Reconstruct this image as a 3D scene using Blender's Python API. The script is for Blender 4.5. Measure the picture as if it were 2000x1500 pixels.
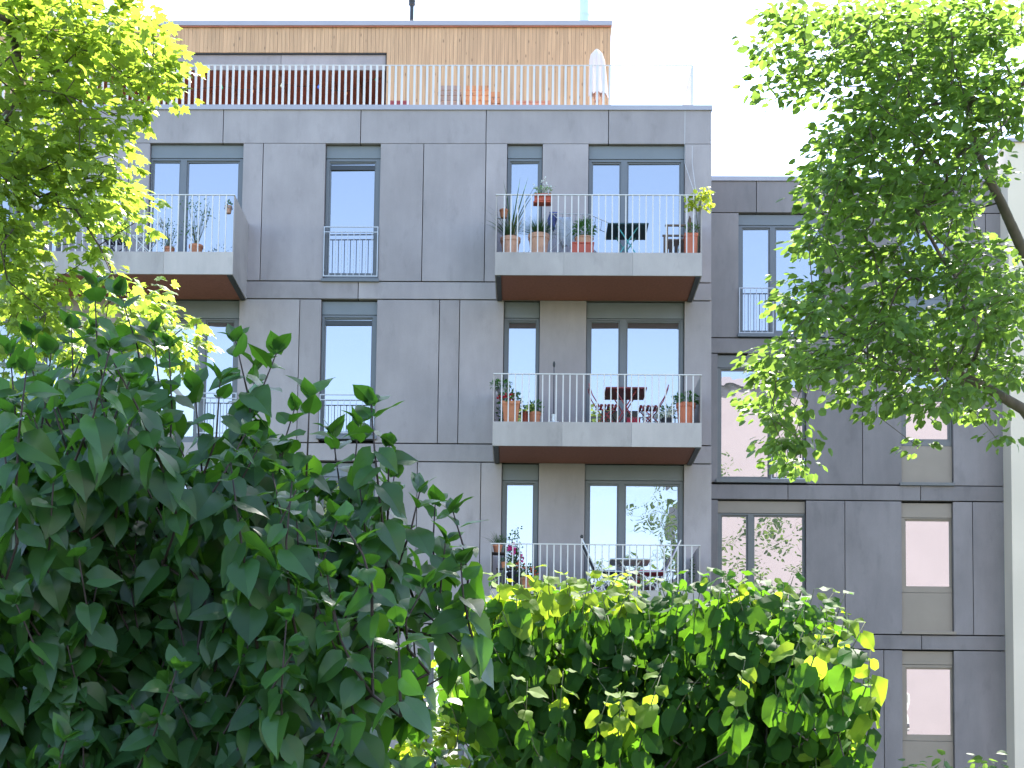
import bpy, math, random
import numpy as np
from mathutils import Vector, Matrix
for o in list(bpy.data.objects): bpy.data.objects.remove(o)
random.seed(7); rng = np.random.default_rng(11)
SC = bpy.context.scene; COL = SC.collection
rad = math.radians

# ---------------------------------------------------------------- camera
F, CX, CY = 3000.0, 927.0, 1327.0            # focal length and principal point, in photo pixels (2000 x 1500)
EYE = Vector((0, 0, 1.6))
def _dir(px, py): return Vector(((px-CX)/F, (py-CY)/F, 1))
aY = _dir(1015, 1560).normalized()           # facade normal
aZ = _dir(1500, -37300); aZ = (aZ - aY*aZ.dot(aY)).normalized()
aX = aY.cross(aZ)
def P(px, py, Y):
    r = _dir(px, py); w = Vector((r.dot(aX), r.dot(aY), r.dot(aZ)))
    return EYE + w*(Y/w.y)
def proj(p):
    d = Vector(p) - EYE; v = aX*d.x + aY*d.y + aZ*d.z
    return CX+F*v.x/v.z, CY+F*v.y/v.z
cam = bpy.data.cameras.new('camera'); camo = bpy.data.objects.new('camera', cam); COL.objects.link(camo)
cam.sensor_width = 36; cam.lens = F/2000*36; cam.clip_end = 2000; cam.clip_start = .05
cam.shift_x = (1000-CX)/2000; cam.shift_y = (CY-750)/2000
right = Vector((aX.x, aY.x, aZ.x)); down = Vector((aX.y, aY.y, aZ.y)); fwd = Vector((aX.z, aY.z, aZ.z))
camo.matrix_world = Matrix(((right.x, -down.x, -fwd.x, EYE.x), (right.y, -down.y, -fwd.y, EYE.y),
                            (right.z, -down.z, -fwd.z, EYE.z), (0, 0, 0, 1)))
SC.camera = camo
# ---------------------------------------------------------------- light
EL, AZ = rad(53), rad(17)
world = bpy.data.worlds.new('World'); SC.world = world; world.use_nodes = True
wn = world.node_tree; bg = wn.nodes['Background']; sky = wn.nodes.new('ShaderNodeTexSky')
sky.sky_type = 'NISHITA'; sky.sun_disc = False; sky.sun_elevation = EL; sky.sun_rotation = AZ
sky.air_density = 1.0; sky.dust_density = .7; sky.ozone_density = 1.0
wn.links.new(sky.outputs[0], bg.inputs[0]); bg.inputs[1].default_value = .13
SUN = Vector((math.sin(AZ)*math.cos(EL), math.cos(AZ)*math.cos(EL), math.sin(EL)))
sl = bpy.data.lights.new('sun', 'SUN'); sl.energy = 4.0; sl.angle = rad(.53); sl.color = (1, .95, .87)
so = bpy.data.objects.new('sun', sl); COL.objects.link(so); so.rotation_euler = SUN.to_track_quat('Z', 'Y').to_euler(); so.location = (10, 30, 40)
SC.view_settings.view_transform = 'Standard'; SC.view_settings.look = 'None'; SC.view_settings.gamma = 1
SC.view_settings.exposure = 2.5
SC.render.engine = 'CYCLES'

# ---------------------------------------------------------------- materials
def nodes(name):
    m = bpy.data.materials.new(name); m.use_nodes = True
    return m, m.node_tree.nodes, m.node_tree.links, m.node_tree.nodes['Principled BSDF']
def mat(name, col, rough=.6, metal=0., var=.12, scale=(3, 3, 3), bump=0., orand=.0, spec=.5, detail=4):
    m, N, L, b = nodes(name)
    b.inputs['Roughness'].default_value = rough; b.inputs['Metallic'].default_value = metal
    b.inputs['Specular IOR Level'].default_value = spec
    g = N.new('ShaderNodeNewGeometry'); mp = N.new('ShaderNodeMapping'); mp.inputs['Scale'].default_value = scale
    L.new(g.outputs['Position'], mp.inputs[0])
    n = N.new('ShaderNodeTexNoise'); n.inputs['Scale'].default_value = 1; n.inputs['Detail'].default_value = detail
    L.new(mp.outputs[0], n.inputs[0])
    oi = N.new('ShaderNodeObjectInfo')
    mr = N.new('ShaderNodeMapRange'); mr.inputs[1].default_value = .25; mr.inputs[2].default_value = .75
    mr.inputs[3].default_value = 1-var; mr.inputs[4].default_value = 1+var; L.new(n.outputs[0], mr.inputs[0])
    m2 = N.new('ShaderNodeMapRange'); m2.inputs[3].default_value = 1-orand; m2.inputs[4].default_value = 1+orand
    L.new(oi.outputs['Random'], m2.inputs[0])
    mu = N.new('ShaderNodeMath'); mu.operation = 'MULTIPLY'; L.new(mr.outputs[0], mu.inputs[0]); L.new(m2.outputs[0], mu.inputs[1])
    vm = N.new('ShaderNodeVectorMath'); vm.operation = 'SCALE'; vm.inputs[0].default_value = col; L.new(mu.outputs[0], vm.inputs['Scale'])
    L.new(vm.outputs[0], b.inputs['Base Color'])
    if bump:
        bp = N.new('ShaderNodeBump'); bp.inputs['Strength'].default_value = bump; bp.inputs['Distance'].default_value = .01
        L.new(n.outputs[0], bp.inputs['Height']); L.new(bp.outputs[0], b.inputs['Normal'])
    return m
def panel_mat(name, col):
    m, N, L, b = nodes(name); b.inputs['Roughness'].default_value = .55; b.inputs['Specular IOR Level'].default_value = .35
    g = N.new('ShaderNodeNewGeometry'); oi = N.new('ShaderNodeObjectInfo')
    off = N.new('ShaderNodeVectorMath'); off.operation = 'SCALE'; off.inputs[0].default_value = (37, 0, 19); L.new(oi.outputs['Random'], off.inputs['Scale'])
    ad = N.new('ShaderNodeVectorMath'); L.new(g.outputs['Position'], ad.inputs[0]); L.new(off.outputs[0], ad.inputs[1])
    def tex(sc, det, lo, hi, a, c):
        mp = N.new('ShaderNodeMapping'); mp.inputs['Scale'].default_value = sc; L.new(ad.outputs[0], mp.inputs[0])
        t = N.new('ShaderNodeTexNoise'); t.inputs['Scale'].default_value = 1; t.inputs['Detail'].default_value = det; t.inputs['Roughness'].default_value = .6
        L.new(mp.outputs[0], t.inputs[0])
        r = N.new('ShaderNodeMapRange'); r.inputs[1].default_value = lo; r.inputs[2].default_value = hi; r.inputs[3].default_value = a; r.inputs[4].default_value = c
        L.new(t.outputs[0], r.inputs[0]); return r.outputs[0]
    outs = [tex((1.1, 1, .7), 5, .3, .7, .85, 1.13), tex((6, 1, .7), 5, .3, .72, 1.04, .95), tex((3.4, 1, 1.3), 4, .56, .76, 1.0, .80), tex((60, 60, 60), 2, .3, .7, .96, 1.04)]
    r2 = N.new('ShaderNodeMapRange'); r2.inputs[3].default_value = .90; r2.inputs[4].default_value = 1.08; L.new(oi.outputs['Random'], r2.inputs[0]); outs.append(r2.outputs[0])
    cur = outs[0]
    for o in outs[1:]:
        mu = N.new('ShaderNodeMath'); mu.operation = 'MULTIPLY'; L.new(cur, mu.inputs[0]); L.new(o, mu.inputs[1]); cur = mu.outputs[0]
    vm = N.new('ShaderNodeVectorMath'); vm.operation = 'SCALE'; vm.inputs[0].default_value = col; L.new(cur, vm.inputs['Scale'])
    L.new(vm.outputs[0], b.inputs['Base Color']); return m
def glass_mat(name, wave, scale, tint=(.02, .025, .03)):
    m, N, L, b = nodes(name)
    b.inputs['Base Color'].default_value = (*tint, 1); b.inputs['Roughness'].default_value = .3
    gl = N.new('ShaderNodeBsdfGlossy'); gl.inputs['Roughness'].default_value = 0.0; gl.inputs['Color'].default_value = (1, .94, .96, 1)
    fr = N.new('ShaderNodeFresnel'); fr.inputs[0].default_value = 1.52
    ma = N.new('ShaderNodeMath'); ma.operation = 'MULTIPLY_ADD'; ma.inputs[1].default_value = 1.0; ma.inputs[2].default_value = GLASS_REFL; ma.use_clamp = True
    L.new(fr.outputs[0], ma.inputs[0])
    mx = N.new('ShaderNodeMixShader'); L.new(ma.outputs[0], mx.inputs[0]); L.new(b.outputs[0], mx.inputs[1]); L.new(gl.outputs[0], mx.inputs[2])
    out = [n for n in N if n.type == 'OUTPUT_MATERIAL'][0]; L.new(mx.outputs[0], out.inputs[0])
    g = N.new('ShaderNodeNewGeometry'); t = N.new('ShaderNodeTexNoise'); t.inputs['Scale'].default_value = scale; t.inputs['Detail'].default_value = 1.5
    L.new(g.outputs['Position'], t.inputs[0])
    bp = N.new('ShaderNodeBump'); bp.inputs['Strength'].default_value = 1; bp.inputs['Distance'].default_value = wave
    L.new(t.outputs[0], bp.inputs['Height']); L.new(bp.outputs[0], gl.inputs['Normal']); return m
GLASS_REFL = .28
def leaf_mat(name, col, tcol, rough=.4, trans=.45, var=.35, spec=.5):
    m, N, L, b = nodes(name); b.inputs['Roughness'].default_value = rough; b.inputs['Specular IOR Level'].default_value = spec
    g = N.new('ShaderNodeNewGeometry'); oi = N.new('ShaderNodeObjectInfo')
    a = N.new('ShaderNodeMath'); L.new(g.outputs['Random Per Island'], a.inputs[0]); L.new(oi.outputs['Random'], a.inputs[1])
    fr = N.new('ShaderNodeMath'); fr.operation = 'FRACT'; L.new(a.outputs[0], fr.inputs[0])
    t = N.new('ShaderNodeTexNoise'); t.inputs['Scale'].default_value = 40; L.new(g.outputs['Position'], t.inputs[0])
    mm = N.new('ShaderNodeMath'); mm.operation = 'MULTIPLY_ADD'; mm.inputs[1].default_value = .25; L.new(t.outputs[0], mm.inputs[0]); L.new(fr.outputs[0], mm.inputs[2])
    r = N.new('ShaderNodeMapRange'); r.inputs[2].default_value = 1.25; r.inputs[3].default_value = 1-var; r.inputs[4].default_value = 1+var; L.new(mm.outputs[0], r.inputs[0])
    def c(v):
        s = N.new('ShaderNodeVectorMath'); s.operation = 'SCALE'; s.inputs[0].default_value = v; L.new(r.outputs[0], s.inputs['Scale']); return s.outputs[0]
    L.new(c(col), b.inputs['Base Color'])
    tr = N.new('ShaderNodeBsdfTranslucent'); L.new(c(tcol), tr.inputs['Color'])
    mx = N.new('ShaderNodeMixShader'); mx.inputs[0].default_value = trans; L.new(b.outputs[0], mx.inputs[1]); L.new(tr.outputs[0], mx.inputs[2])
    out = [n for n in N if n.type == 'OUTPUT_MATERIAL'][0]; L.new(mx.outputs[0], out.inputs[0]); return m
def wood_mat(name, col, orand=.18, knots=True):
    m, N, L, b = nodes(name); b.inputs['Roughness'].default_value = .7
    g = N.new('ShaderNodeNewGeometry'); oi = N.new('ShaderNodeObjectInfo')
    off = N.new('ShaderNodeVectorMath'); off.operation = 'SCALE'; off.inputs[0].default_value = (11, 5, 23); L.new(oi.outputs['Random'], off.inputs['Scale'])
    ad = N.new('ShaderNodeVectorMath'); L.new(g.outputs['Position'], ad.inputs[0]); L.new(off.outputs[0], ad.inputs[1])
    mp = N.new('ShaderNodeMapping'); mp.inputs['Scale'].default_value = (25, 25, 1.4); L.new(ad.outputs[0], mp.inputs[0])
    t = N.new('ShaderNodeTexNoise'); t.inputs['Scale'].default_value = 1; t.inputs['Detail'].default_value = 5; L.new(mp.outputs[0], t.inputs[0])
    r = N.new('ShaderNodeMapRange'); r.inputs[1].default_value = .25; r.inputs[2].default_value = .75; r.inputs[3].default_value = .8; r.inputs[4].default_value = 1.15; L.new(t.outputs[0], r.inputs[0])
    mp2 = N.new('ShaderNodeMapping'); mp2.inputs['Scale'].default_value = (9, 9, 3.2); L.new(ad.outputs[0], mp2.inputs[0])
    v = N.new('ShaderNodeTexVoronoi'); v.inputs['Scale'].default_value = 1; L.new(mp2.outputs[0], v.inputs[0])
    k = N.new('ShaderNodeMapRange'); k.inputs[1].default_value = .07; k.inputs[2].default_value = .16; k.inputs[3].default_value = .5 if knots else 1; k.inputs[4].default_value = 1; L.new(v.outputs['Distance'], k.inputs[0])
    o = N.new('ShaderNodeMapRange'); o.inputs[3].default_value = 1-orand; o.inputs[4].default_value = 1+orand; L.new(oi.outputs['Random'], o.inputs[0])
    cur = r.outputs[0]
    for x in (k.outputs[0], o.outputs[0]):
        mu = N.new('ShaderNodeMath'); mu.operation = 'MULTIPLY'; L.new(cur, mu.inputs[0]); L.new(x, mu.inputs[1]); cur = mu.outputs[0]
    s = N.new('ShaderNodeVectorMath'); s.operation = 'SCALE'; s.inputs[0].default_value = col; L.new(cur, s.inputs['Scale']); L.new(s.outputs[0], b.inputs['Base Color']); return m

M = dict(
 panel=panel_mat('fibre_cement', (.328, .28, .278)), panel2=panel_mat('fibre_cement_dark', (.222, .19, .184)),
 core=mat('dark_backing', (.03, .03, .033), .9), side=mat('render_grey', (.26, .26, .28), .8),
 frame=mat('window_metal', (.135, .14, .155), .45, var=.05), header=mat('shutter_box_metal', (.165, .175, .19), .5, var=.05),
 bronze=mat('bronze_metal', (.27, .215, .165), .45, var=.06), frame2=mat('window_metal_warm', (.15, .145, .14), .45, var=.05),
 coping=mat('coping_zinc', (.35, .32, .345), .4, metal=.2, var=.05), fascia=panel_mat('fascia_grey', (.405, .35, .327)),
 soffit=wood_mat('soffit_wood', (.30, .105, .07), .05, False), bar=mat('galvanised_bar', (.60, .555, .53), .45, metal=.1, var=.05),
 bargrey=mat('grey_bar', (.42, .42, .45), .45, metal=.2, var=.05), blacktrim=mat('dark_trim', (.03, .032, .038), .5),
 clad=wood_mat('larch_cladding', (.53, .315, .175), .08), redwood=wood_mat('red_brown_ceiling', (.44, .15, .095), .1, False), joist=wood_mat('joist_wood', (.45, .20, .125), .1, False),
 steel=mat('flue_steel', (.6, .63, .68), .3, metal=.7), black=mat('black_plastic', (.02, .02, .02), .5),
 terra=mat('terracotta', (.52, .20, .105), .8, var=.15, scale=(9, 9, 9)), terra_pale=mat('terracotta_pale', (.60, .33, .23), .85, var=.15, scale=(9, 9, 9)),
 redbox=mat('red_plastic', (.48, .085, .045), .5), redpot=mat('orange_plastic', (.55, .14, .06), .45), soil=mat('soil', (.04, .028, .018), 1),
 white=mat('white_enamel', (.75, .75, .74), .4, var=.04), maroon=mat('dark_red_enamel', (.20, .022, .03), .35), maroon2=mat('bright_red_enamel', (.30, .03, .04), .35),
 teal=mat('dark_teal', (.012, .045, .05), .4), turq=mat('turquoise_tube', (.08, .38, .40), .35), greycloth=mat('grey_cloth', (.42, .43, .47), .9, var=.2, scale=(6, 6, 6)), bluecloth=mat('blue_cloth', (.07, .08, .22), .9), darkcloth=mat('charcoal_cloth', (.05, .05, .06), .9),
 oldwood=wood_mat('weathered_wood', (.22, .14, .10), .1), orangewood=wood_mat('orange_wood', (.45, .20, .085), .08), brownwood=wood_mat('grey_brown_wood', (.27, .19, .16), .1), darkwood=wood_mat('dark_wood', (.05, .03, .025), .1),
 parasol=mat('parasol_cloth', (.68, .58, .56), .9, var=.06), navy=mat('navy_cloth', (.03, .045, .11), .9), redcloth=mat('red_cloth', (.45, .03, .06), .9), purple=mat('purple_cloth', (.17, .04, .25), .9), aluminium=mat('aluminium', (.7, .69, .67), .35, metal=.4),
 glass=glass_mat('window_glass', .0006, 1.3), glasswavy=glass_mat('wavy_glass', .006, 1.8), glassmid=glass_mat('slightly_wavy_glass', .0016, 2.0),
 glasscurtain=glass_mat('curtained_glass', .002, 2., (.30, .32, .22)), cream=mat('cream_render', (.70, .585, .46), .9, var=.05, scale=(1, 1, 1)), pink=mat('pink_stucco', (.40, .355, .362), .9, var=.05, scale=(.7, .7, .7)),
 ground=mat('soil_and_grass', (.05, .07, .03), 1, var=.4, scale=(2, 2, 2)), paving=mat('paving', (.28, .27, .25), .9, var=.15),
 bark=mat('bark', (.07, .052, .04), .9, var=.35, scale=(14, 14, 5), bump=.6), barkg=mat('grey_bark', (.10, .08, .065), .9, var=.35, scale=(14, 14, 5), bump=.6), twig=mat('dark_twig', (.035, .022, .02), .8), greentwig=mat('green_twig', (.09, .10, .04), .7),
 lilac=leaf_mat('lilac_leaf', (.03, .08, .025), (.11, .29, .015), .38, .38, .4, .42), hazel=leaf_mat('hazel_leaf', (.028, .075, .016), (.13, .31, .015), .62, .42, .4, .12), hazel_sunlit=leaf_mat('young_sunlit_hazel_leaf', (.12, .19, .03), (.36, .50, .03), .65, .52, .3, .1),  # young hazel: sunlit yellow of the tips is put into its leaf colour
 maple=leaf_mat('maple_leaf', (.095, .165, .035), (.37, .51, .05), .45, .52, .38), linden=leaf_mat('linden_leaf', (.07, .13, .04), (.22, .36, .05), .5, .5, .35, .35), sunny=leaf_mat('pale_shrub_leaf', (.13, .20, .03), (.42, .55, .03), .45, .5, .3),
 plant=leaf_mat('pot_plant_leaf', (.05, .14, .03), (.10, .26, .03), .45, .35, .3), pale=leaf_mat('pale_leaf', (.14, .22, .08), (.25, .4, .08), .5, .4, .3), yellowleaf=leaf_mat('yellow_leaf', (.36, .42, .05), (.55, .62, .05), .5, .5, .2), straw=leaf_mat('dry_blade', (.42, .33, .2), (.4, .3, .15), .7, .3, .2), grassb=leaf_mat('grass_blade', (.05, .10, .035), (.08, .18, .04), .5, .3, .3),
 redflower=leaf_mat('red_petal', (.65, .02, .05), (.6, .03, .05), .6, .3, .2), pinkflower=leaf_mat('pink_petal', (.75, .06, .30), (.7, .08, .3), .6, .3, .2), whiteflower=leaf_mat('white_petal', (.75, .77, .72), (.6, .65, .5), .6, .3, .1), orangeflower=leaf_mat('orange_petal', (.75, .14, .06), (.7, .15, .05), .6, .3, .15),
)

# ---------------------------------------------------------------- builders
WL = {}
def place(o, parent, wl):
    wl = Vector(wl); WL[o.name] = wl; COL.objects.link(o)
    if parent: o.parent = parent; o.location = wl - WL[parent.name]
    else: o.location = wl
def tag(o, label=None, cat=None, group=None, kind=None):
    for k, v in (('label', label), ('category', cat), ('group', group), ('kind', kind)):
        if v: o[k] = v
    return o
def empty(name, loc, parent=None, **k):
    o = bpy.data.objects.new(name, None); o.empty_display_size = .2; place(o, parent, loc); tag(o, **k); return o
class MB:
    def __init__(s, T=None): s.v = []; s.f = []; s.T = T
    def add(s, vs, fs):
        n = len(s.v); s.v += [s.T @ Vector(v) if s.T else Vector(v) for v in vs]; s.f += [tuple(i+n for i in f) for f in fs]; return s
    def box(s, x0, x1, y0, y1, z0, z1):
        if x0 > x1: x0, x1 = x1, x0
        if z0 > z1: z0, z1 = z1, z0
        return s.add([(x0,y0,z0),(x1,y0,z0),(x1,y1,z0),(x0,y1,z0),(x0,y0,z1),(x1,y0,z1),(x1,y1,z1),(x0,y1,z1)],
                     [(0,3,2,1),(4,5,6,7),(0,1,5,4),(1,2,6,5),(2,3,7,6),(3,0,4,7)])
    def tube(s, pts, r, n=6, caps=True):
        pts = [Vector(p) for p in pts]; rs = r if isinstance(r, (list, tuple)) else [r]*len(pts); vs = []; fs = []
        u = None
        for i, p in enumerate(pts):
            d = (pts[min(i+1, len(pts)-1)] - pts[max(i-1, 0)]).normalized()
            if u is None: u = d.orthogonal().normalized()
            else: u = (u - d*u.dot(d)); u = u.normalized() if u.length > 1e-6 else d.orthogonal().normalized()
            w = d.cross(u)
            for k in range(n):
                a = 2*math.pi*k/n; vs.append(p + (u*math.cos(a) + w*math.sin(a))*rs[i])
        for i in range(len(pts)-1):
            for k in range(n): fs.append((i*n+k, i*n+(k+1) % n, (i+1)*n+(k+1) % n, (i+1)*n+k))
        if caps: fs.append(tuple(range(n-1, -1, -1))); fs.append(tuple((len(pts)-1)*n+k for k in range(n)))
        return s.add(vs, fs)
    def lathe(s, prof, c=(0, 0, 0), n=20):
        vs = []; fs = []; c = Vector(c)
        for r, z in prof:
            for k in range(n):
                a = 2*math.pi*k/n; vs.append(c + Vector((r*math.cos(a), r*math.sin(a), z)))
        for i in range(len(prof)-1):
            for k in range(n): fs.append((i*n+k, i*n+(k+1) % n, (i+1)*n+(k+1) % n, (i+1)*n+k))
        fs.append(tuple(range(n-1, -1, -1))); fs.append(tuple((len(prof)-1)*n+k for k in range(n)))
        return s.add(vs, fs)
    def build(s, name, m, parent=None, smooth=False, bevel=0., **k):
        lo = Vector((min(v[i] for v in s.v) for i in range(3))); hi = Vector((max(v[i] for v in s.v) for i in range(3)))
        c = (lo+hi)/2; c.z = lo.z
        me = bpy.data.meshes.new(name); me.from_pydata([tuple(v-c) for v in s.v], [], s.f); me.materials.append(m)
        if smooth: me.polygons.foreach_set('use_smooth', [True]*len(me.polygons))
        o = bpy.data.objects.new(name, me); place(o, parent, c); tag(o, **k)
        if bevel:
            b = o.modifiers.new('bevel', 'BEVEL'); b.width = bevel; b.segments = 2; b.limit_method = 'ANGLE'
        return o
def share(src, parent, wl, name=None):
    o = bpy.data.objects.new(name or src.name.split('.')[0], src.data); place(o, parent, wl); return o
XM = None                                     # reference column that keeps the panel rows of one wall level
def R(x0, x1, y0, y1, Y):                     # a pixel rectangle on the plane y = Y, as metres x0, x1, z0, z1
    xm, ym = XM or (x0+x1)/2, (y0+y1)/2
    return P(x0, ym, Y).x, P(x1, ym, Y).x, P(xm, y1, Y).z, P(xm, y0, Y).z

# ---------------------------------------------------------------- ground
YF, YB, YW, YP, YN = 28.0, 26.6, 30.7, 31.0, 30.2
tag(MB().box(-400, 400, -400, 400, -.5, 0).build('ground', M['ground']), kind='structure')
tag(MB().box(-40, 40, 25.6, 27.9, 0, .05).build('path', M['paving']), kind='structure')

# ---------------------------------------------------------------- main block
XL = P(-260, 600, YF).x; XR = P(1390, 700, YF).x
ROOF = P(1200, 214, YF).z; GAP = .007
main = empty('apartment_building', ((XL+XR)/2, YF+5, 0), label='grey panel-clad apartment block with four storeys, projecting balconies and wooden penthouse', cat='building')
MB().box(XL+.05, XR-.02, YF+.26, YF+12, 0, ROOF-.12).build('structural_wall', M['core'], main)
MB().box(XR-.02, XR, YF+.17, YF+12, 0, ROOF).build('side_wall', M['side'], main)
def panel(par, x0, x1, y0, y1, Y, m='panel', d=.16):
    a, b, c, e = R(x0, x1, y0, y1, Y)
    return MB().box(a+GAP, b-GAP, Y, Y+d, c+.004, e-.004).build('panel', M[m], par, bevel=.003)
def prow(par, xs, y0, y1, Y, m='panel'):
    for a, b in zip(xs[:-1], xs[1:]): panel(par, a, b, y0, y1, Y, m)
XLp = -260; XM = 900
prow(main, [XLp, -100, 163, 436, 704.5, 949.5, 1188.5, 1390], 214.5, 280.5, YF)
def window(par, rect, hy, panes, Y, glass='glass', frame='frame', header='header', sill=None, spandrel=None, rec=.09, slot=None):
    x0, x1, y0, y1 = rect
    X0, X1, Z0, Z1 = R(x0, x1, y0, y1, Y); zh = P(XM or (x0+x1)/2, hy, Y).z
    zb = Z0
    if spandrel: zb = P(XM or (x0+x1)/2, spandrel, Y).z
    f = MB(); yf, yb = Y+rec, Y+rec+.09
    cols = []
    for (a, b, c, e) in panes:
        r = R(a, b, c, e, Y+rec+.05); cols.append(r)
    xs = [X0+.004] + [v for r in cols for v in r[:2]] + [X1-.004]
    for i in range(0, len(xs), 2): f.box(xs[i], xs[i+1], yf, yb, zb, zh-.004)
    for (a, b, c, e) in cols:
        f.box(a, b, yf, yb, e, zh-.004); f.box(a, b, yf, yb, zb, c)
    w = f.build('window', M[frame], par)
    for i, (a, b, c, e) in enumerate(cols):
        s = MB(); t = .028
        s.box(a, a+t, yf+.028, yb-.01, c, e); s.box(b-t, b, yf+.028, yb-.01, c, e); s.box(a+t, b-t, yf+.028, yb-.01, e-t, e); s.box(a+t, b-t, yf+.028, yb-.01, c, c+t)
        s.build('sash', M[frame], w)
        g = glass if isinstance(glass, str) else glass[i]
        tx, tz = random.uniform(-.006, .006), random.uniform(-.006, .006)
        mb = MB().add([(a+t, yb-.035-tx, c+t), (b-t, yb-.035+tx, c+t), (b-t, yb-.035+tx+tz, e-t), (a+t, yb-.035-tx+tz, e-t),
                       (a+t, yb-.025-tx, c+t), (b-t, yb-.025+tx, c+t), (b-t, yb-.025+tx+tz, e-t), (a+t, yb-.025-tx+tz, e-t)],
                      [(0,1,2,3), (7,6,5,4), (0,4,5,1), (1,5,6,2), (2,6,7,3), (3,7,4,0)])
        mb.build('pane', M[g], w)
    MB().box(X0+.004, X1-.004, yf-.012, yb, zh+.004, Z1-.012).build('shutter_box', M[header], w)
    if slot: a, b, c, e = R(*slot, Y); MB().box(a, b, yf+.02, yb-.012, c, e).build('shutter_slot', M['blacktrim'], w)
    if spandrel: MB().box(X0+.004, X1-.004, yf-.008, yb, Z0, zb-.008).build('spandrel_panel', M[header], w)
    if sill:
        a, b, c, e = R(*sill, Y); MB().box(a, b, Y-.05, yf, c, e).build('sill', M[frame], w, bevel=.004)
    return w
def french_rail(par, x0, x1, y0, y1, Y, n=8, m='bargrey', second=True):
    a, b, c, e = R(x0, x1, y0, y1, Y-.04)
    f = MB(); r = .011; yy = Y-.035
    f.box(a, b, yy-.008, yy+.008, e-.02, e); f.box(a, b, yy-.008, yy+.008, c, c+.02); f.box(a, a+.018, yy-.0081, yy+.0081, c+.02, e-.02); f.box(b-.018, b, yy-.0081, yy+.0081, c+.02, e-.02)
    if second: f.box(a+.018, b-.018, yy-.0079, yy+.0079, e-.115, e-.098)
    for zz in (c+.12, e-.14):
        f.box(a, a+.02, yy+.0082, Y+.003, zz, zz+.03); f.box(b-.02, b, yy+.0082, Y+.003, zz, zz+.03)
    ro = f.build('window_railing', M[m], par)
    top = e-.115 if second else e-.02
    src = None
    for i in range(1, n+1):
        x = a + (b-a)*i/(n+1)
        if src is None: src = MB().box(x-.0065, x+.0065, yy-.0065, yy+.0065, c+.02, top).build('baluster', M[m], ro)
        else: share(src, ro, (x, yy, c+.02))
    return ro
# top floor
prow(main, [XLp, -60], 280.5, 549.5, YF); prow(main, [120, 248.5, 289.5], 280.5, 549.5, YF)
window(main, (-60, 120, 280.5, 549), 307, [(-52, 20, 318, 545), (32, 112, 318, 545)], YF)
window(main, (289.5, 471.5, 280.5, 549), 307, [(296, 351, 317, 545), (363, 466, 317, 545)], YF)
prow(main, [471.5, 511, 633.5], 280.5, 549.5, YF)
window(main, (633.5, 740.5, 280.5, 546), 306, [(642, 733, 318, 538)], YF, sill=(627, 740.5, 546, 552), rec=.11, slot=(644, 731, 318, 327))
french_rail(main, 631.5, 738, 443, 541, YF)
prow(main, [740.5, 825.5, 947.5, 989.5], 280.5, 549.5, YF)
window(main, (989.5, 1058, 280.5, 549), 306, [(995, 1052, 317, 545)], YF)
panel(main, 1058, 1149, 280.5, 549.5, YF)
window(main, (1149, 1337, 280.5, 549), 307, [(1154.5, 1212, 318, 545), (1224, 1329, 318, 545)], YF)
panel(main, 1337, 1390, 280.5, 549.5, YF)
prow(main, [XLp, 60, 340, 699.5, 1060, 1390], 551, 584.5, YF)
# third floor
prow(main, [XLp, -60], 586, 866, YF); panel(main, 124, 170, 586, 866, YF); panel(main, 170, 282, 586, 866, YF)
window(main, (-60, 124, 586, 866), 622, [(-52, 74, 632, 860), (86, 116, 632, 860)], YF, glass='glassmid')
window(main, (282, 463.5, 586, 866), 622, [(290, 383, 630, 860), (400, 457, 630, 860)], YF, glass=['glasscurtain', 'glassmid'])
french_rail(main, 385, 461, 770, 850, YF, 5)
prow(main, [463.5, 582.5, 625], 586, 866, YF)
window(main, (625, 733.5, 586, 854), 613, [(632, 727, 623, 848)], YF, sill=(618, 736, 853, 860), rec=.11, slot=(634, 725, 623, 632))
french_rail(main, 623.5, 731, 771.5, 848, YF)
prow(main, [733.5, 856.5, 896, 983], 586, 866, YF)
window(main, (983, 1052.5, 586, 866), 618, [(990, 1048, 627, 862)], YF)
panel(main, 1052.5, 1145, 586, 866, YF)
window(main, (1145, 1336, 586, 866), 618, [(1151.5, 1210, 626, 862), (1222, 1328, 626, 862)], YF)
panel(main, 1336, 1390, 586, 866, YF)
prow(main, [XLp, 60, 400, 655, 980, 1390], 867.5, 901.5, YF)
# second floor
prow(main, [XLp, 120, 280], 903, 1183, YF); window(main, (280, 462, 903, 1183), 938, [(290, 383, 948, 1175), (397, 456, 948, 1175)], YF, glass='glassmid')
prow(main, [462, 575, 619], 903, 1183, YF)
window(main, (619, 730.5, 903, 1170), 931, [(627, 723, 942, 1162)], YF, sill=(612, 733, 1168, 1176), rec=.11)
french_rail(main, 618, 729, 1088, 1166, YF)
prow(main, [730.5, 813, 937.5, 979], 903, 1183, YF)
window(main, (979, 1050.5, 903, 1183), 936, [(986.5, 1042.5, 943.5, 1178)], YF)
panel(main, 1050.5, 1142, 903, 1183, YF)
window(main, (1142, 1335, 903, 1183), 934, [(1149, 1207, 943.5, 1178), (1219, 1326, 943.5, 1178)], YF, glass=['glassmid', 'glasswavy'])
panel(main, 1335, 1390, 903, 1183, YF)
prow(main, [XLp, 60, 400, 760, 1100, 1390], 1184.5, 1218, YF)
# first floor (mostly behind the shrubs)
prow(main, [XLp, 100, 460, 620, 735, 834.5], 1219.5, 1560, YF)
window(main, (834.5, 906, 1219.5, 1500), 1248, [(843, 898, 1258, 1490)], YF)
prow(main, [906, 1140, 1390], 1219.5, 1560, YF)
a, b, c, e = R(XLp, 1390, 1562, 1660, YF); MB().box(a, b, YF, YF+.16, 0, e-.01).build('plinth', M['side'], main)
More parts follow.
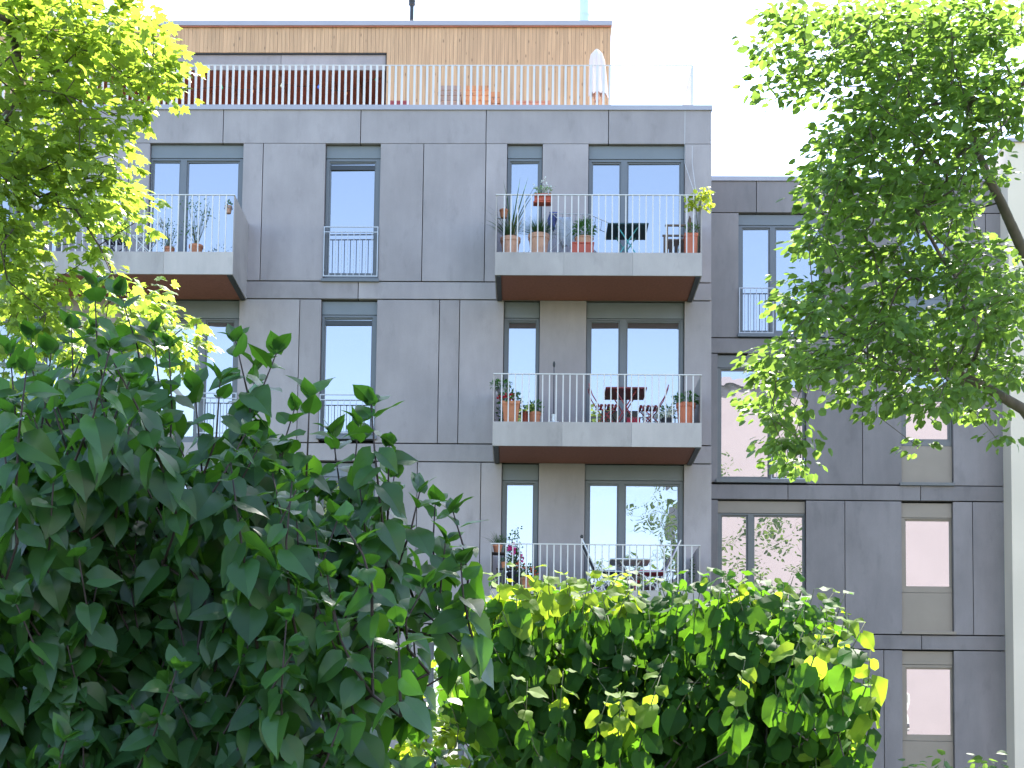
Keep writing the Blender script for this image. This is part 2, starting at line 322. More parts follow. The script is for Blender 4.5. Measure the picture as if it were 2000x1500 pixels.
# roof edge
XM = None
a, b, c, e = R(XLp, 1391.5, 204.5, 214.5, YF-.02)
MB().box(a, b, YF-.03, YF+.30, c+.004, e).build('coping', M['coping'], main, bevel=.004)
MB().box(XL, XR-.03, YF+.2, YF+.3, ROOF-.5, ROOF).build('parapet', M['side'], main)
FLOOR = ROOF-.12
MB().box(XL, XR-.03, YF+.3, YF+12, FLOOR, FLOOR+.04).build('terrace_floor', mat('larch_deck', (.42, .33, .26), .8, var=.15, scale=(8, .5, 1)), main)

# balconies
def balcony(par, x0, x1, yr, yt, yb, nb, sp=13.7):
    a, b, zb, zt = R(x0, x1, yt, yb, YB); zr = P((x0+x1)/2, yr, YB).z
    sl = MB().box(a+.03, b-.03, YB+.03, YF-.003, zb+.02, zt-.03).build('balcony', M['side'], par)
    third = (b-a)/3
    for i in range(3):
        MB().box(a+third*i+(.0 if i == 0 else .001), a+third*(i+1)-.001, YB, YB+.028, zb, zt).build('fascia_panel', M['fascia'], sl, bevel=.003)
    MB().box(a+.11, b-.11, YB+.035, YF-.006, zb+.002, zb+.018).build('soffit', M['soffit'], sl)
    for xx in (a+.025, b-.108): MB().box(xx, xx+.083, YB+.03, YF-.006, zb-.018, zb+.017).build('edge_trim', M['blacktrim'], sl)
    for xx in (a, b-.02): MB().box(xx, xx+.02, YB+.03, YF-.004, zb, zr).build('side_panel', M['fascia'], sl)
    MB().box(a, b, YB+.0, YB+.028, zr-.012, zr+.006).build('handrail', M['bar'], sl)
    src = None; n = int(round((b-a-.06)/.121))
    for i in range(1, n):
        x = a + .03 + (b-a-.06)*i/n
        if src is None: src = MB().box(x-.0105, x+.0105, YB+.005, YB+.023, zt, zr-.012).build('baluster', M['bar'], sl)
        else: share(src, sl, (x, YB+.014, zt))
    return zt-.03
FLT = balcony(main, 967, 1371, 380, 493, 538, 30)
FLM = balcony(main, 962, 1370.5, 730.5, 824.5, 872, 30)
FLB = balcony(main, 956.5, 1368, 1063, 1152, 1200, 30)
FLL = balcony(main, 50, 455, 379.5, 491, 535, 30)

# penthouse
pent = empty('penthouse', (P(600, 100, YP).x, YP, FLOOR+.04), main)
xr = P(1193, 130, YP).x; xl = P(-260, 130, YP).x; zt = P(900, 50.5, YP).z; zf = FLOOR+.04
xo = P(752.5, 150, YP).x; zo = P(600, 102.5, YP).z; xol = P(60, 150, YP).x
MB().box(xl, xol, YP+.03, YP+5, zf, zt-.02).box(xo, xr-.03, YP+.03, YP+5, zf, zt-.02).box(xol, xo, YP+.03, YP+5, zo+.03, zt-.02).box(xol, xo, YP+2.6, YP+5, zf, zo+.03).build('penthouse_wall', M['core'], pent)
bw = .082; n = int((xr-xl)/bw); bw = (xr-xl)/n; src = {}
for i in range(n):
    x = xl + bw*i; xm = x+bw/2; short = xol < xm < xo
    z0 = zo if short else zf
    if short not in src: src[short] = MB().box(x+.002, x+bw-.002, YP, YP+.028, z0, zt).build('board', M['clad'], pent)
    else: share(src[short], pent, (xm, YP+.014+random.uniform(-.003, .003), z0))
for i in range(40):
    y = YP+.03+bw*(i+.5)
    if i == 0: sb = MB().box(xr-.028, xr, y-bw/2+.002, y+bw/2-.002, zf, zt).build('side_board', M['clad'], pent)
    else: share(sb, pent, (xr-.014, y, zf))
a, b, c, e = R(-260, 1196, 40.5, 50.5, YP-.06)
MB().box(a, b, YP-.07, YP+5.1, c+.01, e).build('roof_coping', M['coping'], pent, bevel=.005)
MB().box(a, b-.02, YP-.05, YP-.03, c-.012, c+.009).build('roof_trim', M['redwood'], pent)
zc = P(600, 134, YP).z
for q0, q1 in ((xol, P(548, 120, YP).x), (P(548, 120, YP).x, xo)):
    MB().box(q0+.004, q1-.004, YP+.06, YP+.11, zc, zo+.02).build('shutter_box', M['panel'], pent)
MB().box(xol, xo, YP+.02, YP+.06, zo-.025, zo-.001).build('lintel_trim', M['blacktrim'], pent)
MB().box(xol, xo, YP+.11, YP+2.6, zc+.12, zc+.15).build('ceiling', M['redwood'], pent)
MB().box(xol, xo, YP+2.55, YP+2.59, zf, zc+.12).build('recess_wall', M['redwood'], pent)
nj = int((xo-xol)/.5); src = None
for i in range(nj):
    x = xol+.2+(xo-xol-.3)*i/(nj-1)
    if src is None: src = MB().box(x-.04, x+.04, YP+.115, YP+2.55, zc+.0, zc+.12).build('joist', M['joist'], pent)
    else: share(src, pent, (x, YP+.115+1.2175, zc))
p = P(804, 40, YP+2.2); q = P(804, 10, YP+2.2)
MB().lathe([(.045, 0), (.045, q.z-p.z-.02), (.075, q.z-p.z), (.075, q.z-p.z+.05), (.06, q.z-p.z+.055), (.075, q.z-p.z+.075), (.075, q.z-p.z+.12), (.05, q.z-p.z+.16)], (p.x, p.y, p.z), 14).build('vent_pipe', M['black'], pent, smooth=False)
p = P(1141, 42, YP+2); MB().lathe([(.115, -.1), (.115, .12), (.121, .12), (.121, .15), (.112, .15), (.112, 1.3), (.15, 1.3), (.15, 1.34)], p, 20).build('steel_flue', M['steel'], pent, smooth=False)
# terrace railing
tr = empty('terrace_railing', (P(760, 205, YF).x, YF+.1, ROOF+.08), main)
yr_ = YF+.12; zr0 = P(760, 205, YF).z; zr1 = P(760, 127.5, yr_).z
ax, bx = P(-100, 130, yr_).x, P(1352, 130, yr_).x
MB().box(ax, bx, yr_-.012, yr_+.012, zr1-.012, zr1+.004).build('handrail', M['bar'], tr)
n = int((bx-ax)/.1185); src = None
for i in range(n+1):
    x = ax+(bx-ax)*i/n
    if x > P(1200, 150, yr_).x and i != n: continue
    if src is None: src = MB().box(x-.021, x+.021, yr_-.011, yr_+.011, zr0-.02, zr1-.012).build('baluster', M['bar'], tr)
    else: share(src, tr, (x, yr_, zr0-.02))
MB().box(bx-.012, bx+.012, yr_+.012, yr_+2.3, zr1-.012, zr1+.004).build('handrail', M['bar'], tr)
for i in range(1, 19): share(src, tr, (bx, yr_+i*.12, zr0-.02))

# ---------------------------------------------------------------- side wing
wx0 = XR+.02; wx1 = P(1968, 600, YW).x
wing = empty('apartment_building', ((wx0+wx1)/2, YW+4, 0), label='lower grey panel-clad wing set back to the right of the balconies', cat='building')
WR = P(1600, 354, YW).z
MB().box(wx0-1.5, wx1, YW+.26, YW+9, 0, WR-.1).build('structural_wall', M['core'], wing)
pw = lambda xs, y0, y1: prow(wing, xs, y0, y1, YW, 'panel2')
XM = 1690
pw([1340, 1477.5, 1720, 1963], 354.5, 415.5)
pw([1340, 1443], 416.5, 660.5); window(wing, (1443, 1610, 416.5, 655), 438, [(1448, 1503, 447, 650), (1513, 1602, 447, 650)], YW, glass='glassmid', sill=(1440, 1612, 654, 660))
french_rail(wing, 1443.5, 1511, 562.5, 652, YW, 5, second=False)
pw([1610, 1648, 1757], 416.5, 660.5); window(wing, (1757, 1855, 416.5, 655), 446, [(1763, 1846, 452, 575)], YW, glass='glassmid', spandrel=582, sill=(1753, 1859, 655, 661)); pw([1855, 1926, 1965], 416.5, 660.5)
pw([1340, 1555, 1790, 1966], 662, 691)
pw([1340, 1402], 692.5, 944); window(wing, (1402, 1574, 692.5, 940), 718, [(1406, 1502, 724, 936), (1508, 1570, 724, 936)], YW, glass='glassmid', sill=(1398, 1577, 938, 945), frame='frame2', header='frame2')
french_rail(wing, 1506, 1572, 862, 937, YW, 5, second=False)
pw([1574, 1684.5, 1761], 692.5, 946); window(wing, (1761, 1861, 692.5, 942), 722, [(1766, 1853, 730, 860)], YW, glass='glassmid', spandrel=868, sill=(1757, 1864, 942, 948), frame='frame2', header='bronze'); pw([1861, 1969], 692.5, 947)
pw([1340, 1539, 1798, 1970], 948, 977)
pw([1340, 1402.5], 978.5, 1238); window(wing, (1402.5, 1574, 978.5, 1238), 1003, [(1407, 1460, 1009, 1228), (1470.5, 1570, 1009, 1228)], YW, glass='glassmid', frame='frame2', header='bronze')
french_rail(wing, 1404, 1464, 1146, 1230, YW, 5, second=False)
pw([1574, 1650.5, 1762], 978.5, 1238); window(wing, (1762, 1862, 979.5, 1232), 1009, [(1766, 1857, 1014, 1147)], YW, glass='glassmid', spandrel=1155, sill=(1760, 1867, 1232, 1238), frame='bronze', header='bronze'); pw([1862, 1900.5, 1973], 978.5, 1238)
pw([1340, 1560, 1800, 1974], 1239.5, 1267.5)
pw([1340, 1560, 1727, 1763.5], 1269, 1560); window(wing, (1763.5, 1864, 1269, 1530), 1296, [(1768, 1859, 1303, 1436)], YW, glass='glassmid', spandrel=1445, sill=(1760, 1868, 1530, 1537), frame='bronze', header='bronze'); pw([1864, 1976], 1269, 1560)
a, b, c, e = R(1340, 1976, 1562, 1650, YW); MB().box(a, b, YW, YW+.16, 0, e-.01).build('plinth', M['side'], wing)
a, b, c, e = R(1391, 1966, 344.5, 354, YW-.02); MB().box(XR+.02, b, YW-.03, YW+.4, c+.004, e).build('coping', M['coping'], wing, bevel=.004)
MB().box(wx0-1.5, wx1, YW+.2, YW+9, WR-.1, WR-.05).build('flat_roof', M['side'], wing)
XM = None
# thin wire guard on the wing's roof
wr = empty('wire_guard', (P(1500, 275, YW+2).x, YW+2, WR-.05), wing)
p0, p1 = P(1330, 273.5, YW+2), P(1800, 277, YW+2)
MB().tube([p0, (p0+p1)/2+Vector((0, 0, -.01)), p1], .007, 5).build('wire', M['bargrey'], wr)
for t in (0.02, .98):
    q = p0.lerp(p1, t); MB().tube([(q.x, q.y, WR-.06), q], .015, 6).build('post', M['bar'], wr)

# cream neighbour at the right edge, and the pink block across the court (seen mirrored in the panes)
nb = empty('neighbour_building', (P(2150, 900, YN).x, YN+4, 0), label='plain cream rendered house wall at the right edge of the picture', cat='building')
nx = P(1975, 900, YN).x; nz = P(1980, 278, YN).z
MB().box(nx, nx+9, YN, YN+9, 0, nz).build('wall', M['cream'], nb); MB().box(nx-.02, nx+9.05, YN-.05, YN+9.1, nz, nz+.07).build('coping', M['coping'], nb)
MB().box(nx-.01, nx+9.02, YN-.03, YN-.0005, 0, .6).build('plinth', M['side'], nb)
def far_block(name, x0, x1, y, h, d, m, label, nx_, nz_):
    r = empty(name, ((x0+x1)/2, y-d/2, 0), label=label, cat='building')
    MB().box(x0, x1, y-d, y, 0, h).build('wall', m, r); MB().box(x0-.3, x1+.3, y-d-.3, y+.3, h, h+.25).build('roof', M['coping'], r)
    for x in nx_:
        for j in range(nz_):
            z = 2+(h-2.5)*j/nz_
            w = MB().box(x-.62, x+.62, y+.0, y+.05, z, z+1.7).build('window', M['white'], r); MB().box(x-.54, x+.54, y+.051, y+.06, z+.08, z+1.62).build('pane', M['glass'], w)
far_block('stucco_building', 8.8, 40, -12, 21.5, 11, M['pink'], 'sunlit pink stucco block across the court, mirrored in the wing windows', (16.6, 25, 33), 6)

# ---------------------------------------------------------------- foliage
def grid_leaf(rows, half, fold, droop, twist=0., wob=0.):
    """leaf of length 1 along +y, normal +z; rows (t), half widths; V-fold, tip droop"""
    vs = []; fs = []
    for i, (t, w) in enumerate(zip(rows, half)):
        z = -droop*max(t, 0)**2
        back = -.10 if i == 0 else 0
        tw = twist*t
        for sgn in (-1, 0, 1):
            x = sgn*w; zz = z + fold*w*abs(sgn) - .35*w*w*abs(sgn) + wob*math.sin(7*t+sgn)*w*abs(sgn)
            vs.append((x*math.cos(tw), t + back*abs(sgn), zz + x*math.sin(tw)))
    for i in range(len(rows)-1):
        b = i*3; fs += [(b, b+1, b+4, b+3), (b+1, b+2, b+5, b+4)]
    return np.array(vs), fs
def lilac_t(k):
    r = random.Random(k)
    return grid_leaf([0, .14, .32, .52, .72, .88, 1], [.18, .36, .41, .35, .225, .085, .0], r.uniform(.1, .45), r.uniform(.05, .4), r.uniform(-.4, .4), .12)
def round_t(k):
    r = random.Random(k)
    return grid_leaf([0, .15, .38, .62, .84, 1], [.18, .38, .46, .40, .28, .0], r.uniform(-.05, .35), r.uniform(.0, .45), r.uniform(-.4, .4), .25)
def linden_t(k):
    r = random.Random(k)
    return grid_leaf([0, .3, .7, 1], [.2, .46, .34, .0], r.uniform(.0, .4), r.uniform(.05, .4), r.uniform(-.4, .4))
def small_t(k):
    r = random.Random(k)
    return grid_leaf([0, .45, 1], [.06, .26, .0], r.uniform(.1, .4), r.uniform(.1, .5))
def blade_t(k):
    r = random.Random(k); d = r.uniform(.25, .8)
    return grid_leaf([0, .35, .7, 1], [.008, .012, .008, .0], .3, d)
def petal_t(k):
    vs = []; n = 7
    for i in range(n): a = 2*math.pi*i/n; vs.append((.5*math.cos(a), .5*math.sin(a)+.5, .12*math.sin(3*a+k)))
    vs.append((0, .5, .14)); return np.array(vs), [(i, (i+1) % n, n) for i in range(n)]
def maple_t(k):
    r = random.Random(k)
    half = [(.05, .02), (.22, -.06), (.40, -.02), (.34, .12), (.60, .26), (.47, .36), (.54, .50), (.30, .46), (.22, .58), (.24, .76), (.12, .74), (0, 1.0)]
    pts = [(x, y) for x, y in half] + [(-x, y) for x, y in half[-2::-1]]
    f, d = r.uniform(-.15, .35), r.uniform(.1, .5)
    vs = [(x*(1+r.uniform(-.06, .06)), y, f*abs(x) - d*max(y-.3, 0)**2 - .5*x*x + r.uniform(-.03, .03)) for x, y in pts]
    vs.append((0, .36, .0)); c = len(vs)-1; n = len(pts)
    return np.array(vs), [(i, (i+1) % n, c) for i in range(n)]
TPL = {k: [f(i) for i in range(6)] for k, f in dict(lilac=lilac_t, round=round_t, linden=linden_t, small=small_t, blade=blade_t, petal=petal_t, maple=maple_t).items()}
def unit(a): return a/np.maximum(np.linalg.norm(a, axis=-1, keepdims=True), 1e-9)
class Leaves:
    def __init__(s): s.p = []; s.d = []; s.n = []; s.s = []; s.m = []
    def add(s, p, d, n, size, mi=0):
        s.p.append(tuple(p)); s.d.append(tuple(d)); s.n.append(tuple(n)); s.s.append(size); s.m.append(mi)
    def arr(s):
        p = np.array(s.p); d = unit(np.array(s.d)); n = np.array(s.n); n = n - d*(n*d).sum(1, keepdims=True)
        bad = np.linalg.norm(n, axis=1) < 1e-3; n[bad] = np.cross(d[bad], [1.0, .3, .2]); n = unit(n); x = np.cross(d, n)
        return p, x, d, n, np.array(s.s), np.array(s.m)
def leaf_mesh(name, kind, p, x, d, n, s, mi, mats, smooth=True):
    V = []; Fl = []; Ls = []; MI = []; base = 0; var = np.arange(len(p)) % 6
    for k in range(6):
        ix = np.nonzero(var == k)[0]
        if not len(ix): continue
        tv, tf = TPL[kind][k]
        w = p[ix, None] + s[ix, None, None]*(tv[None, :, 0:1]*x[ix, None] + tv[None, :, 1:2]*d[ix, None] + tv[None, :, 2:3]*n[ix, None])
        nv = len(tv); V.append(w.reshape(-1, 3)); m = len(tf[0])
        fa = np.array(tf)[None] + (base + np.arange(len(ix))*nv)[:, None, None]
        Fl.append(fa.reshape(-1)); Ls.append(np.full(len(ix)*len(tf), m)); MI.append(np.repeat(mi[ix], len(tf))); base += len(ix)*nv
    V = np.concatenate(V); Fl = np.concatenate(Fl); Ls = np.concatenate(Ls); MI = np.concatenate(MI)
    me = bpy.data.meshes.new(name); me.vertices.add(len(V)); me.loops.add(len(Fl)); me.polygons.add(len(Ls))
    return me, V, Fl, Ls, MI
def fill(me, V, Fl, Ls, MI, mats, c, smooth=True, rib=0):
    me.vertices.foreach_set('co', (V-np.array(c)).astype(np.float32).ravel()); me.loops.foreach_set('vertex_index', Fl.astype(np.int32))
    st = np.concatenate([[0], np.cumsum(Ls)[:-1]]); me.polygons.foreach_set('loop_start', st.astype(np.int32)); me.polygons.foreach_set('loop_total', Ls.astype(np.int32))
    for m in mats: me.materials.append(m)
    me.polygons.foreach_set('material_index', MI.astype(np.int32)); me.polygons.foreach_set('use_smooth', np.full(len(Ls), smooth))
    me.update(calc_edges=True); me.validate()
    if rib:
        ev = np.empty(len(me.edges)*2, np.int32); me.edges.foreach_get('vertices', ev); ev = ev.reshape(-1, 2) % rib % 3 == 1
        at_ = me.attributes.new('sharp_edge', 'BOOLEAN', 'EDGE'); at_.data.foreach_set('value', ev.all(1))
def foliage(name, L, kind, mats, parent, stuff=False, smooth=True):
    a = L.arr(); me, V, Fl, Ls, MI = leaf_mesh(name, kind, *a, mats)
    c = V.mean(0); c[2] = V[:, 2].min(); fill(me, V, Fl, Ls, MI, mats, c, smooth)
    o = bpy.data.objects.new(name, me); place(o, parent, c)
    if stuff: o['kind'] = 'stuff'
    return o
PROT = {}
def crown(L, kind, mats, parent, nsingle=300, name='crown', near=0., stuffname='crown'):
    """the nearest leaves in view become parts of their own, the rest one mass"""
    p, x, d, n, s, mi = L.arr()
    pr = np.array([proj(q) for q in p]); ok = (pr[:, 0] > 5) & (pr[:, 0] < 1995) & (pr[:, 1] > 5) & (pr[:, 1] < 1495)
    size = s/np.linalg.norm(p-np.array(EYE), axis=1); size[~ok] = 0
    order = np.argsort(-size)[:nsingle]; mask = np.zeros(len(p), bool); mask[order] = True; mask &= ok
    r = ~mask
    me, V, Fl, Ls, MI = leaf_mesh(stuffname, kind, p[r], x[r], d[r], n[r], s[r], mi[r], mats)
    c = V.mean(0); c[2] = V[:, 2].min(); fill(me, V, Fl, Ls, MI, mats, c, True, len(TPL[kind][0][0]) if kind in ('lilac', 'round', 'linden') else 0)
    o = bpy.data.objects.new(stuffname, me); place(o, parent, c); o['kind'] = 'stuff'
    for i in np.nonzero(mask)[0]:
        k = int(i) % 6; key = (kind, k, mats[mi[i]].name)
        if key not in PROT:
            tv, tf = TPL[kind][k]; m2 = bpy.data.meshes.new('leaf'); m2.from_pydata([tuple(v) for v in tv], [], tf); m2.materials.append(mats[mi[i]])
            m2.polygons.foreach_set('use_smooth', [True]*len(m2.polygons)); PROT[key] = m2
            if kind in ('lilac', 'round', 'linden'):
                for e_ in m2.edges: e_.use_edge_sharp = e_.vertices[0] % 3 == 1 and e_.vertices[1] % 3 == 1
        lo = bpy.data.objects.new('leaf', PROT[key]); COL.objects.link(lo); lo.parent = parent
        B = Matrix((x[i], d[i], n[i])).transposed()*1.0
        lo.matrix_basis = Matrix.Translation(Vector(p[i])-WL[parent.name]) @ B.to_4x4() @ Matrix.Scale(float(s[i]), 4)
    return o
def skeleton(trunk, trunk_r, pts, step=.55, tip=.004, jit=.06, expo=2.4, minr=None):
    """trunk: polyline; pts: cluster centres. returns nodes, parents, radii"""
    nodes = [np.array(t, float) for t in trunk]; par = [-1]+list(range(len(trunk)-1)); root = nodes[-1]; nt = len(nodes)
    pts = sorted([np.array(q, float) for q in pts], key=lambda q: np.linalg.norm(q-root)); ends = []
    A = np.array(nodes)
    for q in pts:
        dd = np.linalg.norm(A-q, axis=1); dr = np.linalg.norm(A-root, axis=1); dq = np.linalg.norm(q-root)
        cost = dd + np.where(dr < dq, 0, 3) + .12*dr; j = int(np.argmin(cost)); L = dd[j]; n = max(1, int(L/step)); cur = j; new = []
        for i in range(1, n+1):
            t = i/n; v = A[j]*(1-t)+q*t
            if i < n: v = v + rng.normal(0, jit, 3)*min(1, L); v[2] += .06*L*math.sin(math.pi*t)
            nodes.append(v); par.append(cur); cur = len(nodes)-1; new.append(v)
        A = np.vstack([A, new]); ends.append(cur)
    acc = np.zeros(len(nodes)); ch = np.zeros(len(nodes), int)
    for i in range(len(nodes)-1, 0, -1):
        if acc[i] == 0: acc[i] = tip**expo
        acc[par[i]] += acc[i]
    r = acc**(1/expo)
    for i in range(nt): r[i] = max(r[i], trunk_r[i])
    return nodes, par, r, nt, ends
def branches(sk, name, m, parent, n=5, lo=0., hi=9., skip=True):
    nodes, par, r, nt, _ = sk; mb = MB(); any_ = False
    for i in range(nt if skip else 1, len(nodes)):
        j = par[i]
        if not (lo <= r[i] < hi): continue
        mb.tube([nodes[j], nodes[i]], [min(r[j], r[i]*1.35), r[i]], n if r[i] > .012 else 3, caps=False); any_ = True
    return tag(mb.build(name, m, parent, smooth=True), kind='stuff') if any_ else None
def in_frame(p, mg=40):
    a, b = proj(p); return p[1] > .5 and -mg < a < 2000+mg and -mg < b < 1500+mg
def blob_pts(blobs, y0, y1, per):
    out = []
    for (cx, cy, rx, ry, *w) in blobs:
        k = max(1, int(per*rx*ry/4000*(w[0] if w else 1)))
        for _ in range(k):
            a = random.uniform(0, 2*math.pi); q = math.sqrt(random.random()); out.append(P(cx+rx*q*math.cos(a), cy+ry*q*math.sin(a), random.uniform(y0, y1)))
    return out
def rv(): return np.array([random.gauss(0, 1), random.gauss(0, 1), random.gauss(0, 1)])
def spray(L, c, outw, k, rad_, size, mi=0, droop=.35, up=1., spread=1., flat=.7):
    for _ in range(k):
        o = unit(rv()); p = np.array(c) + o*rad_*random.random()**.5*np.array([1, 1, flat])
        d = unit(o*np.array([1, 1, .4])*spread + np.array(outw)*.5 + np.array([0, 0, -droop])); n = unit(np.array([0, 0, up]) + rv()*.45)
        L.add(p, d, n, size*random.uniform(.65, 1.15), mi)

# maple at the left: the right-hand edge of a tall crown
mt = empty('maple_tree', (-5.6, 12.6, 0), label='bright yellow-green maple with lobed leaves overhanging the upper left', cat='tree')
MAPLE = [(60,40,100,60),(190,35,100,50),(270,60,40,50),(300,110,45,50),(345,160,42,30,.8),(100,130,120,80),(220,150,70,60),(265,205,45,28,.8),(70,240,90,60),(175,255,55,55),(195,320,30,45),
 (50,340,80,60),(130,390,90,55),(215,400,55,45),(262,425,30,32,.8),(50,470,70,50),(175,500,35,45,.8),(30,560,45,60),(120,520,25,25,.6),(240,570,40,35),(300,600,50,45),(355,640,38,40),(330,690,50,30),(260,650,50,40),(30,650,40,50,.7),(110,600,30,30,.5),(200,630,40,40,.7),(20,740,40,40,.6),(20,90,50,80),(10,300,40,80),(100,320,60,40),(10,420,40,60),(60,560,60,50),(60,640,60,60),(130,690,50,40),(20,760,40,40)]
mp = blob_pts(MAPLE, 10.9, 12.6, 10.5); over = []
while len(over) < 640:
    q = unit(rv()); u = random.random()**.4
    c = np.array([.55, 10.9, 12.3]) + q*np.array([2.7, 2.1, .85])*u if len(over) < 320 else np.array([-4.8, 9.2, 10.4]) + q*np.array([3.2, 2.4, 2.4])*u  # flat disc: unseen clusters added on the sun's path to shade the lilac
    if not in_frame(c, 130): over.append(c)
sk = skeleton([(-5.6, 12.6, 0), (-5.5, 12.5, 2), (-5.6, 12.4, 3.6), (-5.4, 12.2, 5.2), (-5.1, 11.8, 7)], [.24, .2, .18, .15, .12], list(mp)+[Vector(o) for o in over], .6, .004, .07)
MB().tube(sk[0][:5], [.26, .21, .19, .16, .12], 12).build('trunk', M['bark'], mt, smooth=True)
branches(sk, 'branch', M['bark'], mt)
L = Leaves(); L2 = Leaves()
for q in mp: spray(L, q, unit(np.array(q)-np.array([-5.3, 12.3, 6])), 16, .23, .114)
for q in over: spray(L2, q, unit(np.array(q)-np.array([-5.3, 12.3, 6])), 17, .42, .19)
crown(L, 'maple', [M['maple']], mt); foliage('unseen_crown', L2, 'maple', [M['maple']], mt, stuff=True)

# linden at the right
lt = empty('linden_tree', (6.4, 12.4, 0), label='green linden with small round leaves reaching in from the right edge', cat='tree')
LIND = [(1488,90,24,48,.8),(1478,165,20,30,.6),(1555,40,55,40),(1540,150,50,35,.7),(1510,205,25,20,.5),(1630,80,80,60),(1590,185,50,20,.5),(1740,60,90,70),(1690,160,80,50),(1850,60,100,70),(1960,50,45,90),(1830,160,90,70),
 (1750,250,100,60),(1900,220,80,70),(1975,180,30,70),(1660,285,60,40,.8),(1610,320,40,40,.6),(1690,345,95,50),(1820,330,90,60),(1620,390,55,45),(1730,420,90,45),(1840,420,70,40),(1900,320,50,55,.7),(1570,460,38,32,.8),(1645,490,70,50),(1750,520,100,55),(1880,520,85,50),(1970,540,35,65),
 (1565,590,50,50),(1660,610,90,55),(1780,630,100,55),(1900,630,85,55),(1975,690,30,70),(1475,715,45,18,.7),(1540,710,60,45),(1640,710,60,45),(1445,765,30,18,.6),(1530,790,55,40),(1545,870,38,48),(1740,710,60,28),(1840,720,60,42),(1800,770,55,35,.8),(1725,810,45,28,.5),(1900,730,50,38),(1785,860,18,36,.5),(1955,830,32,36,.5),(1560,920,22,18,.5),(1700,760,60,30,.8),(1820,800,60,30,.6),(1960,610,40,40),(1985,720,20,40),(1900,790,50,30,.6)]
lp = blob_pts(LIND, 10.6, 13.2, 20); random.shuffle(lp); over = []
while len(over) < 260:
    q = unit(rv()); c = np.array([6.4, 9.8, 9.6]) + q*np.array([4.2, 2.6, 3.8])*random.random()**.4
    if not in_frame(c, 90) and c[0] > 3.4: over.append(c)
b1 = [P(2080, 900, 12.2), P(2000, 800, 12.0), P(1935, 762, 11.9), P(1860, 722, 11.7)]
b2 = [P(2060, 620, 12.4), P(1998, 490, 12.2), P(1955, 395, 12.0), P(1925, 335, 11.9), P(1890, 240, 11.8)]
tk = [(6.4, 12.4, 0), (6.3, 12.4, 1.8), (6.0, 12.3, 3.2)]
sk = skeleton(tk + [tuple(v) for v in b1] , [.26, .22, .2, .05, .042, .036, .026], lp[:len(lp)//2], .5, .003, .06)
sk2 = skeleton(tk + [(5.6, 12.4, 4.4)] + [tuple(v) for v in b2], [.2, .2, .2, .065, .05, .042, .038, .032, .024], lp[len(lp)//2:]+[Vector(o) for o in over], .5, .003, .06)
MB().tube(tk, [.27, .22, .19], 12).build('trunk', M['barkg'], lt, smooth=True)
MB().tube([tk[2]] + b1, [.12, .06, .045, .037, .026], 10).build('branch', M['barkg'], lt, smooth=True)
MB().tube([tk[2], (5.6, 12.4, 4.4)] + b2, [.15, .08, .055, .044, .038, .032, .024], 10).build('branch', M['barkg'], lt, smooth=True)
branches(sk, 'limb', M['barkg'], lt); branches(sk2, 'limb', M['barkg'], lt)
L = Leaves(); L2 = Leaves()
for q in lp: spray(L, q, unit(np.array(q)-np.array([5.6, 12.3, 5])), 21, .21, .071, droop=.35, flat=.36)
for q in over: spray(L2, q, unit(np.array(q)-np.array([5.6, 12.3, 5])), 20, .45, .12)
crown(L, 'linden', [M['linden']], lt); foliage('unseen_crown', L2, 'linden', [M['linden']], lt, stuff=True)

def poly_in(poly, x, y):
    r = False; n = len(poly); j = n-1
    for i in range(n):
        (xi, yi), (xj, yj) = poly[i], poly[j]
        if (yi > y) != (yj > y) and x < (xj-xi)*(y-yi)/(yj-yi)+xi: r = not r
        j = i
    return r
def shoot(L, S, tip, dirv, length, step, s0, s1, opposite, sag, ytip=0, face=.0, hang=0.):
    """a leafy shoot: stem tube into S, leaves into L"""
    tip = np.array(tip); dirv = unit(np.array(dirv)); side = unit(np.cross(dirv, rv())); n = int(length/step); base = tip - dirv*length + np.array([random.gauss(0, .04), random.gauss(0, .04), -.02])
    bend = side*random.uniform(-.06, .06)
    def pt(t): return base*(1-t)+tip*t + bend*math.sin(math.pi*t)
    S.append([pt(t) for t in (0, .33, .66, 1)])
    ph = random.uniform(0, 6.28)
    for i in range(n+1):
        t = 1 - i*step/length; p = pt(t); e = np.cross(dirv, side); a0 = ph + (i % 2)*math.pi/2 if opposite else ph + i*2.6
        size = s0 + (s1-s0)*min(1, i/3.0)
        for k in ((0, math.pi) if opposite else (0,)):
            a = a0 + k + random.gauss(0, .2); out = side*math.cos(a)+e*math.sin(a)
            lift = (1.9 if opposite and i < 2 else .9) - sag*min(i, 5)/5*1.5 + random.gauss(0, .15); hg = hang*min(1, (i+1.5)/3)
            d = unit(out*(1-.35*hg) + dirv*lift*.8*(1-hg) + rv()*.15 + np.array([0, 0, -.42*sag*min(i, 5)/3*(1-hg) - 1.0*hg]))
            nn = unit(dirv*(1.0-.6*hg) - out*lift*.8*(1-hg) + out*.9*hg + rv()*.35 + np.array([0, -face, .15]))
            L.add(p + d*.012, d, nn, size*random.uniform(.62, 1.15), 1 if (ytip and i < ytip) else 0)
    if opposite: 
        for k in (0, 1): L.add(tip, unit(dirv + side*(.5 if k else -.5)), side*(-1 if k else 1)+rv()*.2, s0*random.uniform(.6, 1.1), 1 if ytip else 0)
    return base

